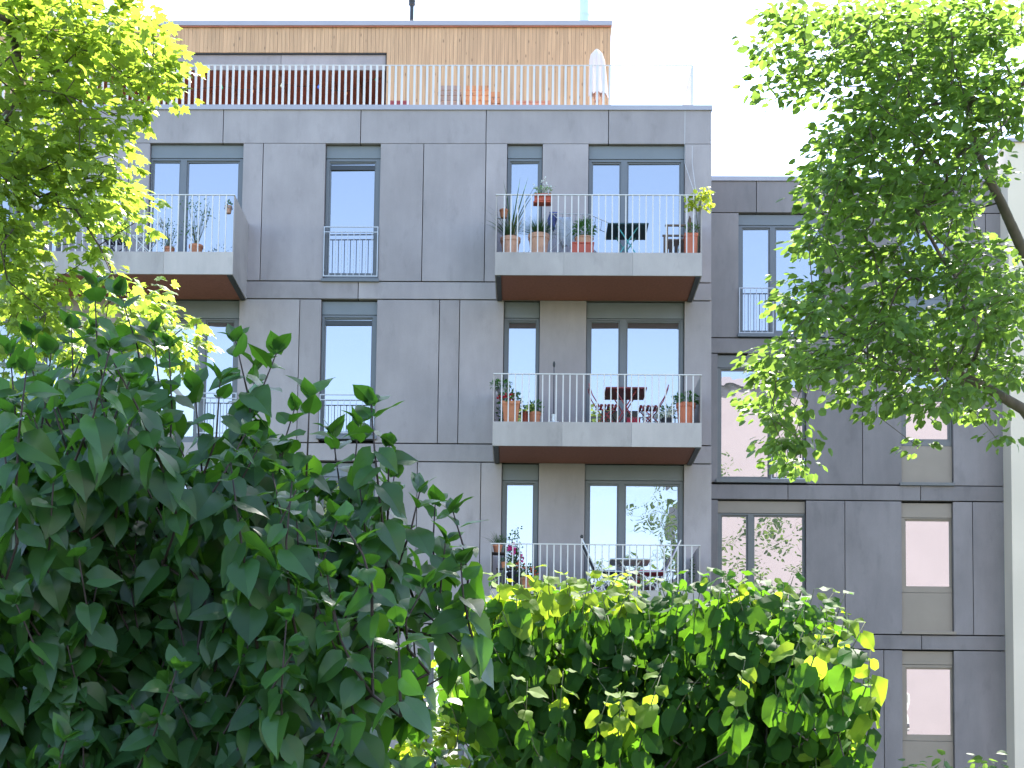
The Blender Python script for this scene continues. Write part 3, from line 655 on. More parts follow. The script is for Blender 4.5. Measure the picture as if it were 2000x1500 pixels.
# lilac in the near left
lb = empty('lilac_bush', (-1.9, 4.6, 0), label='dark green lilac bush with large heart-shaped leaves filling the lower left', cat='bush')
LIL = [(-150,700),(0,690),(60,660),(150,660),(180,600),(240,600),(290,690),(330,740),(365,880),(410,850),(450,790),(480,770),(550,790),(570,870),(620,880),(660,910),(720,890),(745,930),(770,1000),(820,1010),(840,1060),(830,1130),(800,1190),(760,1230),(720,1280),(680,1330),(620,1400),(580,1560),(-150,1560)]
S = []; L = Leaves(); bases = []
TIPS = [(185,560,4.2),(235,575,4.3),(140,640,4.1),(60,660,4.2),(20,690,4.0),(300,650,4.3),(330,680,4.2),(460,665,4.0),(540,690,4.05),(430,745,3.9),(500,720,4.2),(605,775,3.9),(575,800,4.2),(725,790,4.0),(700,830,4.1),(650,850,4.2),(760,870,4.0),(770,930,4.2),(820,960,4.0),(885,1000,4.2),(850,985,4.4),(900,1100,4.1),(870,1060,4.3),(100,690,3.9),(380,760,4.3)]
axis = np.array([-1.6, 4.6, 1.0])
for (x, y, Y) in TIPS:
    t = P(x, y, Y); dv = np.array([random.uniform(-.12, .12)+.1*(x-400)/400, random.uniform(-.25, .1), 1.0]); bases.append(shoot(L, S, t, dv, random.uniform(.4, .55)*(1 if x < 780 else .5), .045, .065, .1, True, .9, 0, .7, .2))
k = 0
while k < 560:
    x, y = random.uniform(-150, 920), random.uniform(590, 1640); Y = random.uniform(3.45, 5.3)
    if not poly_in(LIL, x, y-30-55*random.random()) and y < 1480: continue
    t = P(x, y, Y); dv = np.array([random.uniform(-.45, .45)+.25*(x-400)/500, -.55*random.random()*(1 if Y < 4.3 else -.3), 1.0-.35*random.random()])
    bases.append(shoot(L, S, t, dv, random.uniform(.3, .5)*(1 if x < 650 else .6), .05, .055, .098, True, 1.0, 0, .5, .4)); k += 1
sk = skeleton([(-1.9, 4.6, 0), (-1.85, 4.6, .35)], [.05, .045], bases, .3, .0035, .05)
mb = MB()
for s_ in S: mb.tube(s_, [.0042, .0036, .0028, .0018], 5)
tag(mb.build('shoot', M['twig'], lb, smooth=True), kind='stuff')
MB().tube([(-1.9, 4.6, 0), (-1.88, 4.6, .2), (-1.85, 4.6, .4)], [.07, .055, .045], 10).build('trunk', M['bark'], lb, smooth=True)
branches(sk, 'branch', M['twig'], lb, skip=True)
crown(L, 'lilac', [M['lilac'], M['lilac']], lb)

# hazel in the centre
hb = empty('hazel_bush', (1.0, 7.4, 0), label='round-leaved hazel bush with glowing tips below the balconies', cat='bush')
HAZ = [(905,1190),(920,1140),(980,1115),(1080,1110),(1180,1125),(1290,1135),(1390,1125),(1490,1140),(1570,1160),(1640,1200),(1690,1260),(1700,1300),(1690,1370),(1660,1400),(1660,1490),(1650,1600),(930,1600),(930,1480),(930,1380),(880,1310),(860,1270),(890,1260),(910,1230)]
S = []; L = Leaves(); bases = []
TIPS = [(985,1105),(965,1125),(1072,1108),(1090,1118),(1110,1130),(1180,1112),(1150,1130),(1020,1125),(1225,1128),(1250,1120),(1330,1122),(1382,1118),(1415,1130),(1450,1122),(1485,1120),(1550,1125),(1530,1140),(1590,1150),(1628,1158),(1650,1160),(1690,1215),(1700,1265),(1700,1340),(1690,1385),(1680,1468),(915,1170),(845,1250),(885,1262),(1030,1330),(1100,1310),(1205,1345),(1215,1360),(1190,1355),(1290,1320),(1455,1290),(1570,1230),(1210,1370),(1620,1200),(930,1150),(1000,1150),(1130,1150)]
TIPS += [(x, 1112+75*abs((x-1250)/400)**2.2+random.uniform(0, 60)) for x in [random.uniform(915, 1660) for _ in range(75)]]
for (x, y) in TIPS:
    Y = random.uniform(6.3, 7.2) if y < 1215 else random.uniform(5.75, 6.1); t = P(x, y, Y); dv = np.array([random.uniform(-.2, .2)+.6*max(0, (x-1500)/300)-.3*max(0, (1000-x)/150), -.4*random.random(), 1.0])
    bases.append(shoot(L, S, t, dv, random.uniform(.28, .4), .034, .06, .106, False, .9, (4 if x < 1230 or y > 1215 else random.choice((0, 0, 2))), .6, random.uniform(.3, .75)))  # yellow leaves go where sun would strike: top-left tips and outward sprigs
k = 0
while k < 820:
    x, y = random.uniform(830, 1720), random.uniform(1130, 1640); Y = random.uniform(6.3, 8.6)
    if not poly_in(HAZ, x, y-12): continue
    t = P(x, y, Y); dv = np.array([random.uniform(-.5, .5)+.6*(x-1280)/450, -.6*random.random()*(1 if Y < 7.3 else -.5), .9])
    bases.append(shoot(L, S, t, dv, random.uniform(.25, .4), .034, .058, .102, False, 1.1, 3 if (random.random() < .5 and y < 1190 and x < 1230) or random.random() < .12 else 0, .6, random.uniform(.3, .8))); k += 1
sk = skeleton([(1.0, 7.4, 0), (1.0, 7.4, .25)], [.06, .05], bases, .3, .003, .05)
mb = MB()
for s_ in S: mb.tube(s_, [.004, .0034, .0026, .0016], 5)
tag(mb.build('shoot', M['greentwig'], hb, smooth=True), kind='stuff')
MB().tube([(1.0, 7.4, 0), (1.02, 7.4, .15), (1.0, 7.4, .3)], [.08, .07, .05], 10).build('trunk', M['barkg'], hb, smooth=True)
branches(sk, 'branch', M['barkg'], hb)
crown(L, 'round', [M['hazel'], M['hazel_sunlit']], hb)

# sunlit pale shrub behind the lilac, and the low sprig at the foot of the wing
def low_shrub(name, label, root, blobs, y0, y1, per, m, size, k, rr):
    r = empty(name, root, label=label, cat='shrub'); pts = blob_pts(blobs, y0, y1, per)
    sk = skeleton([root, (root[0], root[1], root[2]+.2)], [.03, .025], pts, .3, .003, .04)
    MB().tube([root, (root[0], root[1], root[2]+.25)], [.04, .03], 8).build('stem', M['barkg'], r, smooth=True); branches(sk, 'branch', M['greentwig'], r)
    L = Leaves()
    for q in pts: spray(L, q, (0, 0, .3), k, rr, size, droop=.2)
    crown(L, 'linden', [m], r, 120)
low_shrub('leafy_shrub', 'sunlit pale yellow-green shrub glowing between the lilac and hazel bushes', (-.35, 6.0, 0), [(830,1400,60,55),(900,1455,35,45),(775,1365,40,40,.6),(740,1450,60,50),(860,1345,22,28,.5),(800,1500,90,60),(640,1500,80,40,.6),(420,1440,120,70,.3),(150,1210,60,40,.4),(250,1280,120,70,.3),(850,1450,50,50)], 5.7, 6.4, 6.5, M['sunny'], .062, 10, .10)
low_shrub('young_sapling', 'small green sprig poking up at the bottom right by the wing', (6.6, 22, 0), [(1850,1490,40,14),(1905,1485,20,12,.8),(1800,1500,40,10),(1960,1490,20,12),(1850,1530,120,20)], 21.5, 22.5, 14, M['linden'], .13, 8, .22)

# ---------------------------------------------------------------- things on the balconies
def root_at(name, px, Y, z, label, cat, group=None):
    return empty(name, (P(px, 600, Y).x if False else px, Y, z), label=label, cat=cat, group=group)
def X(px, py, Y): return P(px, py, Y).x
def Z(px, py, Y): return P(px, py, Y).z
def pot(par, c, r, h, m, square=False, saucer=False, taper=.72):
    c = Vector(c)
    if square:
        mb = MB(); t = taper
        v = [(-r*t, -r*t, 0), (r*t, -r*t, 0), (r*t, r*t, 0), (-r*t, r*t, 0), (-r*.97, -r*.97, h*.86), (r*.97, -r*.97, h*.86), (r*.97, r*.97, h*.86), (-r*.97, r*.97, h*.86)]
        mb.add([c+Vector(q) for q in v], [(0,3,2,1), (4,5,6,7), (0,1,5,4), (1,2,6,5), (2,3,7,6), (3,0,4,7)]); mb.box(c.x-r*1.06, c.x+r*1.06, c.y-r*1.06, c.y+r*1.06, c.z+h*.86, c.z+h)
        o = mb.build('pot', m, par, bevel=.004)
    else:
        o = MB().lathe([(r*taper, 0), (r*.95, h*.82), (r*1.04, h*.83), (r*1.05, h), (r*.93, h), (r*.9, h*.9)], c, 22).build('pot', m, par, smooth=False)
    MB().lathe([(r*.88, 0), (r*.86, .01)], c+Vector((0, 0, h*(.9 if not square else 1.0))), 14).build('soil', M['soil'], par)
    return o
def bush(par, c, rx, rz, n, size, m, kind='small', name='foliage'):
    L = Leaves()
    for _ in range(n):
        o = unit(rv()); p = np.array(c)+o*np.array([rx, min(rx, .3), rz])*random.random()**.35; L.add(p, unit(o+np.array([0, 0, .2])+rv()*.4), rv()+np.array([0, -.5, 1]), size*random.uniform(.6, 1.2))
    return foliage(name, L, kind, [m], par)
def stalks(par, base, tips, r, m, name='stem'):
    mb = MB(); b = Vector(base)
    for t in tips:
        t = Vector(t); md = (b+t)/2+Vector((random.gauss(0, .02), random.gauss(0, .02), 0)); mb.tube([b+Vector((random.gauss(0, .02), random.gauss(0, .02), 0)), md, t], [r, r*.8, r*.5], 4)
    return tag(mb.build(name, m, par), kind='stuff')
def grass(par, c, n, length, spread, m, name='foliage', lean=0.):
    L = Leaves()
    for _ in range(n):
        a = random.uniform(0, 6.28); q = random.random()
        d = np.array([math.cos(a)*spread*q+lean, math.sin(a)*spread*q, 1]); L.add(np.array(c)+np.array([math.cos(a), math.sin(a), 0])*.07*q, d, np.array([math.cos(a), math.sin(a), .1])*-1+rv()*.1, length*random.uniform(.55, 1.1))
    return foliage(name, L, 'blade', [m], par)
def flowers(par, pts, size, m, name='blossom', k=9):
    for p in pts:
        L = Leaves()
        for _ in range(k):
            o = unit(rv()); L.add(np.array(p)+o*size*.45, o+rv()*.3, rv(), size*random.uniform(.45, .8))
        foliage(name, L, 'petal', [m], par)
def potted(name, label, px, Y, z, r, ytop, m, cat='plant', **k):
    r0 = empty(name, (X(px, ytop, Y), Y, z), label=label, cat=cat); h = Z(px, ytop, Y)-z
    pot(r0, WL[r0.name], r, h, M[m], **k); return r0, Vector((WL[r0.name].x, Y, z+h*.92))
# -- top right balcony
r, t = potted('potted_grass', 'tall grass with straw-coloured plumes in pale clay pot, leftmost on the top right balcony', 997, 27.0, FLT, .175, 466, 'terra_pale')
grass(r, t, 130, .5, .55, M['grassb'], lean=-.12); grass(r, t+Vector((.05, 0, 0)), 45, .42, .3, M['straw'], 'plume', lean=.05); grass(r, t, 12, .95, .22, M['grassb'], 'long_blades', lean=.16)
r, t = potted('potted_grass', 'dome of fine green grass in the largest pale clay pot', 1052.5, 26.95, FLT, .185, 460, 'terra_pale')
grass(r, t, 420, .40, 1.25, M['grassb'])
r, t = potted('wall_pot', 'small empty orange clay pot fixed to the side panel above the tall grass', 984, 26.95, Z(984, 426, 26.95), .075, 410, 'terra', cat='pot')
a = WL[r.name]; MB().box(X(969.5, 420, 26.95), a.x-.04, 26.93, 26.97, a.z-.012, a.z-.0005).build('bracket', M['bargrey'], r)
r = empty('railing_planter', (X(1060, 395, 26.74), 26.74, Z(1060, 399, 26.74)), label='red plastic planter with white blossoms hooked on the top right balcony rail', cat='planter'); a = WL[r.name]
MB().box(a.x-.15, a.x+.15, 26.65, 26.83, a.z+.03, a.z+.17).box(a.x-.17, a.x+.17, 26.645, 26.845, a.z, a.z+.028).build('trough', M['redbox'], r, bevel=.012)
MB().tube([(a.x-.1, 26.66, a.z+.1), (a.x-.1, 26.64, a.z+.19), (a.x-.1, 26.588, a.z+.2), (a.x-.1, 26.588, a.z+.12)], .005, 5).tube([(a.x+.1, 26.66, a.z+.1), (a.x+.1, 26.64, a.z+.19), (a.x+.1, 26.588, a.z+.2), (a.x+.1, 26.588, a.z+.12)], .005, 5).build('hook', M['bargrey'], r)
bush(r, a+Vector((0, 0, .22)), .15, .1, 110, .05, M['pale']); tp = [a+Vector((dx, 0, dz)) for dx, dz in ((-.16, .33), (-.1, .28), (.0, .40), (.03, .47), (.06, .36), (.16, .32), (.12, .30), (.02, .3))]
stalks(r, a+Vector((0, 0, .16)), tp, .003, M['greentwig']); flowers(r, tp, .05, M['whiteflower'], k=6)
r = empty('plant_box', (X(1137, 484, 26.9), 26.9, FLT), label='low red box under the round bushy herb pot', cat='box'); a = WL[r.name]; hb_ = Z(1137, 478, 26.9)-FLT
MB().box(a.x-.20, a.x+.20, 26.76, 27.06, FLT, FLT+hb_-.025).box(a.x-.21, a.x+.21, 26.75, 27.07, FLT+hb_-.025, FLT+hb_).build('box', M['redbox'], r, bevel=.006)
r, t = potted('potted_herb', 'round bushy green herb in a pale clay pot on the red box', 1141, 26.9, FLT+hb_, .165, 465.5, 'terra_pale', taper=.8)
bush(r, t+Vector((0, 0, .16)), .20, .19, 420, .065, M['plant'])
def pos(px, py, Y): return P(px, py, Y)
# drying rack with two garments
Yd = 27.25; dz = FLT
dr = empty('drying_rack', (X(1140, 450, Yd), Yd, FLT), label='folding metal clothes rack behind the herb pots', cat='rack')
mb = MB(); xa, xb, xc = X(1083, 440, Yd), X(1150, 440, Yd), X(1182, 440, Yd); zt_ = Z(1130, 425, Yd)
for y in (Yd-.2, Yd+.3): mb.tube([(xa-.1, y, zt_), (xb, y, zt_-.02)], .008, 6); mb.tube([(xb, y, zt_-.02), (xc+.16, y, zt_-.22)], .008, 6)
for i in range(7): x = xa-.1+(xb-xa+.1)*i/6; mb.tube([(x, Yd-.2, zt_-.003*i), (x, Yd+.3, zt_-.003*i)], .004, 5)
for i in range(4): f = (i+1)/4; mb.tube([(xb+(xc+.16-xb)*f, Yd-.2, zt_-.02-.2*f), (xb+(xc+.16-xb)*f, Yd+.3, zt_-.02-.2*f)], .004, 5)
mb.build('wire_top', M['bargrey'], dr)
for y in (Yd-.19, Yd+.29):
    MB().tube([(xa-.05, y, zt_), (xb+.35, y, FLT+.008)], .009, 6).build('leg', M['bargrey'], dr); MB().tube([(xb, y+.012, zt_-.02), (xa-.3, y+.012, FLT+.008)], .009, 6).build('leg', M['bargrey'], dr)
def cloth(name, label, x0, x1, ztop, zbot, y, m, swing):
    vs = []; fs = []; nx, nz = 9, 8
    for side in (0, 1):
        for j in range(nz+1):
            for i in range(nx+1):
                u, v = i/nx, j/nz; vs.append((x0+(x1-x0)*u+swing*v+.02*math.sin(5*v+2*side), y+(-.03 if side else .03)*(.2+v)+.03*math.sin(9*u+3*side)*v, ztop+.005-(ztop-zbot)*v*(1-.12*math.sin(4*u+side))))
        b = side*(nx+1)*(nz+1)
        for j in range(nz):
            for i in range(nx): k = b+j*(nx+1)+i; fs.append((k, k+1, k+nx+2, k+nx+1))
    n1 = (nx+1)*(nz+1)
    for i in range(nx): fs.append((i, i+1, n1+i+1, n1+i))
    tag(MB().add(vs, fs).build(name, m, None, smooth=True), label=label, cat='laundry')
cloth('hanging_shirt', 'pale grey shirt hanging on the clothes rack', xa+.02, xa+.30, zt_, Z(1110, 488, Yd), Yd, M['greycloth'], .12)
cloth('hanging_towel', 'dark blue cloth hanging at the left end of the clothes rack', xa-.1, xa+.03, zt_+.06, Z(1075, 452, Yd), Yd-.1, M['bluecloth'], -.02)
def folding_table(name, label, x0, x1, yfront, ztop, z0, depth, mt, ml, round_=False):
    xm = (x0+x1)/2; r = empty(name, (xm, yfront+depth/2, z0), label=label, cat='table')
    MB().box(x0, x1, yfront, yfront+depth, ztop-.03, ztop).build('tabletop', mt, r, bevel=.02 if round_ else .006)
    w = (x1-x0)*.33
    for y in (yfront+.12, yfront+depth-.12):
        for s_ in (-1, 1): MB().tube([(xm+s_*w*.75, y+.012*s_, ztop-.03), (xm-s_*w, y+.012*s_, z0+.012)], .012, 8).build('leg', ml, r)
    for s_ in (-1, 1): MB().tube([(xm-s_*w, yfront+.12, z0+.012), (xm-s_*w, yfront+depth-.12, z0+.012)], .011, 8).build('foot_bar', ml, r)
    return r
folding_table('folding_table', 'dark teal folding table with turquoise legs on the top right balcony', X(1187, 440, 26.9), X(1267, 440, 26.9), 26.9, Z(1227, 435, 26.9), FLT, .78, M['teal'], M['turq'])
# wooden armchair
Yc = 26.95; r = empty('wooden_armchair', (X(1325, 480, Yc), Yc+.2, FLT), label='weathered wooden slatted armchair beside the red square pot', cat='chair')
xa, xb = X(1301, 470, Yc), X(1350, 470, Yc); za = Z(1320, 441, Yc); zs = Z(1320, 465, Yc)
for y in (Yc, Yc+.5):
    MB().box(xa, xa+.035, y, y+.035, FLT, za).build('leg', M['oldwood'], r); MB().box(xb-.035, xb, y, y+.035, FLT, za+.15).build('leg', M['oldwood'], r); MB().box(xa-.02, xb, y-.005, y+.045, za, za+.025).build('armrest', M['oldwood'], r)
for i in range(5): MB().box(xa+.05+i*.075, xa+.05+i*.075+.055, Yc+.04, Yc+.5, zs-.02, zs).build('seat_slat', M['oldwood'], r)
for i in range(5): MB().box(xb-.03, xb-.012, Yc+.05+i*.09, Yc+.11+i*.09, zs+.0, za+.2).build('back_slat', M['oldwood'], r)
for i in range(4): MB().box(xa+.05+i*.1, xa+.11+i*.1, Yc-.0, Yc+.015, FLT+.02, zs-.03).build('front_slat', M['darkwood'], r)
MB().box(xa+.036, xb-.036, Yc+.001, Yc+.03, zs-.03, zs-.021).build('front_rail', M['oldwood'], r)
r, t = potted('potted_shrub', 'leafy green plant in the tall red square pot, right corner of top right balcony', 1349, 26.8, FLT, .115, 459, 'redpot', square=True, taper=.95)
bush(r, t+Vector((.03, 0, .11)), .13, .13, 120, .06, M['pale']); stalks(r, t, [t+Vector((random.uniform(-.1, .1), 0, random.uniform(.1, .25))) for _ in range(5)], .004, M['greentwig'])
vr = empty('climbing_vine', (X(1362, 400, 26.66), 26.66, FLT), label='sunlit yellow-green vine on strings at the right end of top right balcony', cat='plant'); a = WL[vr.name]
q0, q1, q2 = P(1357, 378, 26.68), P(1337, 318, 27.6), P(1352, 285, 27.97)
MB().tube([a+Vector((0, 0, .0)), a+Vector((.03, .01, .4)), a+Vector((-.02, .02, .8)), q0], .006, 5).build('stem', M['greentwig'], vr)
MB().tube([q0, q1, P(1338, 216, 27.975)], .002, 4).build('string', M['white'], vr); MB().tube([q0+Vector((.03, 0, -.05)), P(1352, 320, 27.4), q2], .002, 4).build('string', M['white'], vr)
L = Leaves()
for (cx, cy, k) in ((1350, 400, 26), (1362, 385, 34), (1375, 380, 30), (1378, 398, 22), (1348, 390, 22), (1383, 405, 10), (1372, 372, 12)):
    for _ in range(k): L.add(np.array(P(cx+random.gauss(0, 7), cy+random.gauss(0, 6), 26.64+random.gauss(0, .06))), rv()+np.array([.2, 0, -.3]), rv()+np.array([0, -.3, .8]), random.uniform(.05, .085))
foliage('foliage', L, 'round', [M['yellowleaf']], vr)
# -- middle right balcony
def chair(name, label, x, y, z, rot, mf, ms):
    T = Matrix.Translation((x, y, z)) @ Matrix.Rotation(rot, 4, 'Z'); r = empty(name, (x, y, z), label=label, cat='chair')
    for s_ in (-1, 1):
        MB(T).tube([(-.30, s_*.19, .82), (-.24, s_*.19, .62), (-.12, s_*.19, .42), (.22, s_*.19, .012)], .010, 6).build('leg', mf, r); MB(T).tube([(.2, s_*.165, .43), (-.26, s_*.165, .012)], .010, 6).build('leg', mf, r)
    for i in range(6): MB(T).box(-.16+i*.065, -.115+i*.065, -.19, .19, .435, .45).build('seat_slat', ms, r)
    MB(T).box(-.17, .21, -.155, -.135, .42, .4345).box(-.17, .21, .135, .155, .42, .4345).build('seat_rail', mf, r)
    for zz, xx in ((.77, -.29), (.70, -.27)): MB(T).box(xx-.008, xx+.008, -.19, .19, zz-.022, zz+.022).build('back_slat', ms, r)
    MB(T).tube([(.22, -.19, .012), (.22, .19, .012)], .009, 6).tube([(-.26, -.165, .012), (-.26, .165, .012)], .009, 6).build('foot_bar', mf, r)
chair('bistro_chair', 'dark red folding chair left of the red table, facing right', X(1182, 800, 27.1), 27.15, FLM, 0, M['maroon2'], M['maroon'])
chair('bistro_chair', 'dark red folding chair right of the red table, facing left', X(1272, 800, 27.1), 27.2, FLM, math.pi, M['maroon2'], M['maroon'])
folding_table('bistro_table', 'dark red folding table between two red chairs', X(1183, 760, 26.9), X(1264, 760, 26.9), 26.9, Z(1223, 755.5, 26.9), FLM, .8, M['maroon'], M['maroon2'])
r = empty('storage_crate', (X(1237, 815, 27.3), 27.3, FLM), label='low dark red crate under the red table', cat='crate'); a = WL[r.name]
MB().box(a.x-.12, a.x+.12, 27.2, 27.45, FLM, FLM+.25).build('crate_body', M['redcloth'], r, bevel=.006); MB().box(a.x-.125, a.x+.125, 27.195, 27.455, FLM+.251, FLM+.275).build('lid', M['maroon'], r)
ps = empty('parasol_stand', (X(1081, 820, 26.95), 26.95, FLM), label='white domed parasol base holding a thin dark closed pole', cat='stand'); a = WL[ps.name]
MB().lathe([(.20, 0), (.205, .03), (.19, .07), (.12, .10), (.04, .12)], a, 24).build('base', M['white'], ps); MB().lathe([(.03, .1), (.03, .22), (.036, .22), (.036, .25)], a, 12).build('socket', M['white'], ps)
zt_ = Z(1080.5, 708, 26.95); MB().tube([a+Vector((0, 0, .2)), (a.x, a.y, zt_-.06)], .008, 8).build('pole', M['darkcloth'], ps); MB().lathe([(.008, -.09), (.022, -.06), (.024, -.02), (.008, .02)], (a.x, a.y, zt_), 10).build('finial', M['black'], ps)
r, t = potted('potted_geranium', 'red geranium in a tapered orange clay pot, left end of middle balcony', 998, 26.8, FLM, .155, 787, 'terra', square=True, taper=.75)
bush(r, t+Vector((-.02, .02, .09)), .21, .15, 260, .065, M['plant']); flowers(r, [t+Vector((-.19, -.05, .10)), t+Vector((0, -.05, .13)), t+Vector((.04, -.08, .11)), t+Vector((-.14, -.08, .15))], .07, M['redflower'])
bush(r, t+Vector((-.17, .1, -.14)), .07, .17, 90, .06, M['plant'], name='trailing_foliage')
r, t = potted('potted_shrub', 'leafy green plant in a small orange pot right of the geranium', 1045, 26.95, FLM, .105, 806, 'terra'); bush(r, t+Vector((0, 0, .11)), .14, .13, 170, .055, M['plant'])
r, t = potted('potted_shrub', 'little dark red pot with drooping greenery between geranium and small orange pot', 1026, 27.1, FLM, .085, 805, 'redbox'); bush(r, t+Vector((0, 0, .05)), .12, .09, 80, .05, M['plant'])
fs = empty('flower_stand', (X(980, 770, 27.3), 27.3, FLM), label='tall thin metal stand behind the geranium', cat='stand'); a = WL[fs.name]; zt_ = Z(980, 776, 27.3)
for i in range(3): MB().tube([a+Vector((.1*math.cos(2.1*i), .1*math.sin(2.1*i), .006)), (a.x+.06*math.cos(2.1*i), a.y+.06*math.sin(2.1*i), zt_-.012)], .007, 6).build('leg', M['bargrey'], fs)
MB().lathe([(.09, -.012), (.09, 0)], (a.x, a.y, zt_), 16).build('plate', M['bargrey'], fs)
r, t = potted('potted_shrub', 'dark bushy plant in a grey pot on the tall metal stand', 980, 27.3, zt_, .085, 757, 'bargrey'); bush(r, t+Vector((-.01, 0, .06)), .19, .085, 200, .06, M['plant'])
r, t = potted('potted_shrub', 'broad green plant in a large orange pot, right end of middle balcony', 1339.5, 26.85, FLM, .165, 789, 'redpot', taper=.8); bush(r, t+Vector((0, 0, .10)), .22, .13, 230, .07, M['plant']); grass(r, t, 12, .32, .5, M['grassb'], 'stems')
r, t = potted('potted_hydrangea', 'white-flowering hydrangea in low pot left of the large orange pot', 1302, 26.95, FLM, .11, 818, 'darkcloth'); bush(r, t+Vector((0, .05, .14)), .17, .12, 110, .07, M['plant']); flowers(r, [t+Vector((-.12, -.1, .06)), t+Vector((0, -.12, .10)), t+Vector((.07, -.1, .05)), t+Vector((.1, -.08, .15)), t+Vector((-.04, -.1, .03))], .085, M['whiteflower'], k=12)
wb = empty('wire_basket', (X(1275, 800, 27.6), 27.6, FLM), label='tall white woven basket behind the right red chair', cat='basket'); a = WL[wb.name]
for i in range(10):
    an = 2*math.pi*i/10; MB().tube([a+Vector((.14*math.cos(an), .14*math.sin(an), .0)), a+Vector((.19*math.cos(an), .19*math.sin(an), .5))], .012, 5).build('rib', M['white'], wb)
for k in range(4):
    z = .06+k*.14; rr = .14+.05*z/.5+.012; MB().tube([a+Vector((rr*math.cos(2*math.pi*i/16), rr*math.sin(2*math.pi*i/16), z)) for i in range(17)], .011, 5).build('hoop', M['white'], wb)
MB().lathe([(.14, 0), (.14, .012)], a, 16).build('bottom', M['white'], wb)
# -- lower right balcony
sh = empty('plant_shelf', (X(985, 1100, 26.95), 26.95, FLB), label='dark stepped plant shelf at the left end of the lowest balcony', cat='shelf'); a = WL[sh.name]
z1, z2 = Z(972, 1080, 26.9), Z(985, 1112, 26.85)
MB().box(a.x-.24, a.x+.02, 26.8, 27.05, z1-.02, z1).build('shelf_board', M['darkwood'], sh); MB().box(a.x-.14, a.x+.16, 26.68, 26.79, z2-.02, z2).build('shelf_board', M['darkwood'], sh)
for x, y, z in ((a.x-.235, 26.805, z1-.02), (a.x-.01, 27.02, z1-.02), (a.x-.235, 27.02, z1-.02), (a.x+.13, 26.7, z2-.02), (a.x-.13, 26.7, z2-.02)): MB().box(x, x+.025, y, y+.025, FLB, z).build('leg', M['darkwood'], sh)
r, t = potted('potted_herb', 'spiky green herb in a clay pot on the upper step of the plant shelf', 972, 26.92, z1, .085, 1065, 'terra'); grass(r, t, 150, .26, .8, M['grassb'])
r, t = potted('potted_herb', 'orange clay pot on the lower step of the plant shelf', 985, 26.735, z2, .055, 1098, 'terra'); bush(r, t+Vector((0, 0, .03)), .06, .05, 40, .04, M['plant'])
r, t = potted('potted_rose', 'tall rose bush with pink blooms beside the plant shelf', 1006, 27.15, FLB, .14, 1118, 'darkcloth')
tp = [P(x, y, 27.1) for x, y in ((1013, 1035), (1000, 1040), (995, 1055), (1008, 1052), (1002, 1068), (1018, 1088), (990, 1075), (1010, 1078), (1000, 1095), (985, 1050))]
stalks(r, t, tp, .006, M['greentwig']); L = Leaves()
for q in tp:
    for f in (.35, .55, .7, .85, 1, 1):
        for _ in range(5): L.add(np.array(t.lerp(q, f))+rv()*.035, rv(), rv()+np.array([0, -.4, 1]), random.uniform(.04, .065))
foliage('foliage', L, 'small', [M['plant']], r); flowers(r, [P(1001, 1068, 27.0), P(1000, 1075, 27.0), P(1019, 1090, 27.0)], .085, M['pinkflower'], k=12)
r, t = potted('potted_geranium', 'low geranium with orange-red flowers right of the rose bush', 1030, 26.85, FLB, .13, 1128, 'terra'); bush(r, t+Vector((0, 0, .12)), .2, .14, 230, .06, M['plant']); flowers(r, [P(1024, 1106, 26.72), P(1041, 1112, 26.7), P(1046, 1120, 26.7), P(1012, 1104, 26.72)], .06, M['orangeflower'])
pp = empty('parasol_pole', (X(1136, 1080, 26.85), 26.85, FLB), label='thin pale pole with a small round top on the lowest balcony', cat='pole'); a = WL[pp.name]; zt_ = Z(1135, 1048, 26.85)
MB().tube([a, (a.x, a.y, zt_)], .011, 8).build('shaft', M['bar'], pp); MB().lathe([(.012, -.03), (.03, -.012), (.03, .012), (.012, .03)], (a.x, a.y, zt_), 10).build('knob', M['black'], pp); MB().lathe([(.16, 0), (.16, .03), (.03, .06)], a, 18).build('base', M['darkcloth'], pp)
folding_table('garden_table', 'white table with crossed legs on the lowest balcony', X(1192, 1095, 26.95), X(1272, 1095, 26.95), 26.95, Z(1232, 1090, 26.95), FLB, .75, M['white'], M['white'], True)
def recliner(name, label, x, y, z, rot, ms, mb_):
    T = Matrix.Translation((x, y, z)) @ Matrix.Rotation(rot, 4, 'Z'); r = empty(name, (x, y, z), label=label, cat='chair')
    for s_ in (-1, 1):
        MB(T).tube([(-.46, s_*.25, .98), (-.2, s_*.25, .42), (-.02, s_*.25, .012)], .014, 7).build('frame_tube', M['aluminium'], r); MB(T).tube([(.28, s_*.22, .40), (-.36, s_*.22, .012)], .013, 7).build('leg', M['aluminium'], r); MB(T).tube([(-.2, s_*.24, .42), (.28, s_*.24, .41)], .013, 7).build('seat_rail', M['aluminium'], r)
    MB(T).add([(-.455, -.23, .95), (-.455, .23, .95), (-.215, .23, .44), (-.215, -.23, .44), (-.435, -.23, .96), (-.435, .23, .96), (-.195, .23, .45), (-.195, -.23, .45)], [(0,1,2,3), (7,6,5,4), (0,4,5,1), (1,5,6,2), (2,6,7,3), (3,7,4,0)]).build('backrest', mb_, r, bevel=.005)
    MB(T).box(-.19, .27, -.23, .23, .40, .44).build('seat', ms, r, bevel=.01)
    MB(T).tube([(-.36, -.22, .012), (-.36, .22, .012)], .012, 6).build('foot_bar', M['aluminium'], r); MB(T).tube([(-.02, -.25, .012), (-.02, .25, .012)], .012, 6).build('foot_bar', M['aluminium'], r)
recliner('folding_armchair', 'white-framed high-backed chair with navy fabric left of the white table', X(1186, 1110, 27.1), 27.2, FLB, 0, M['navy'], M['darkcloth'])
recliner('folding_armchair', 'white-framed high-backed chair with red seat and purple back right of the white table', X(1277, 1110, 27.1), 27.2, FLB, math.pi, M['redcloth'], M['purple'])
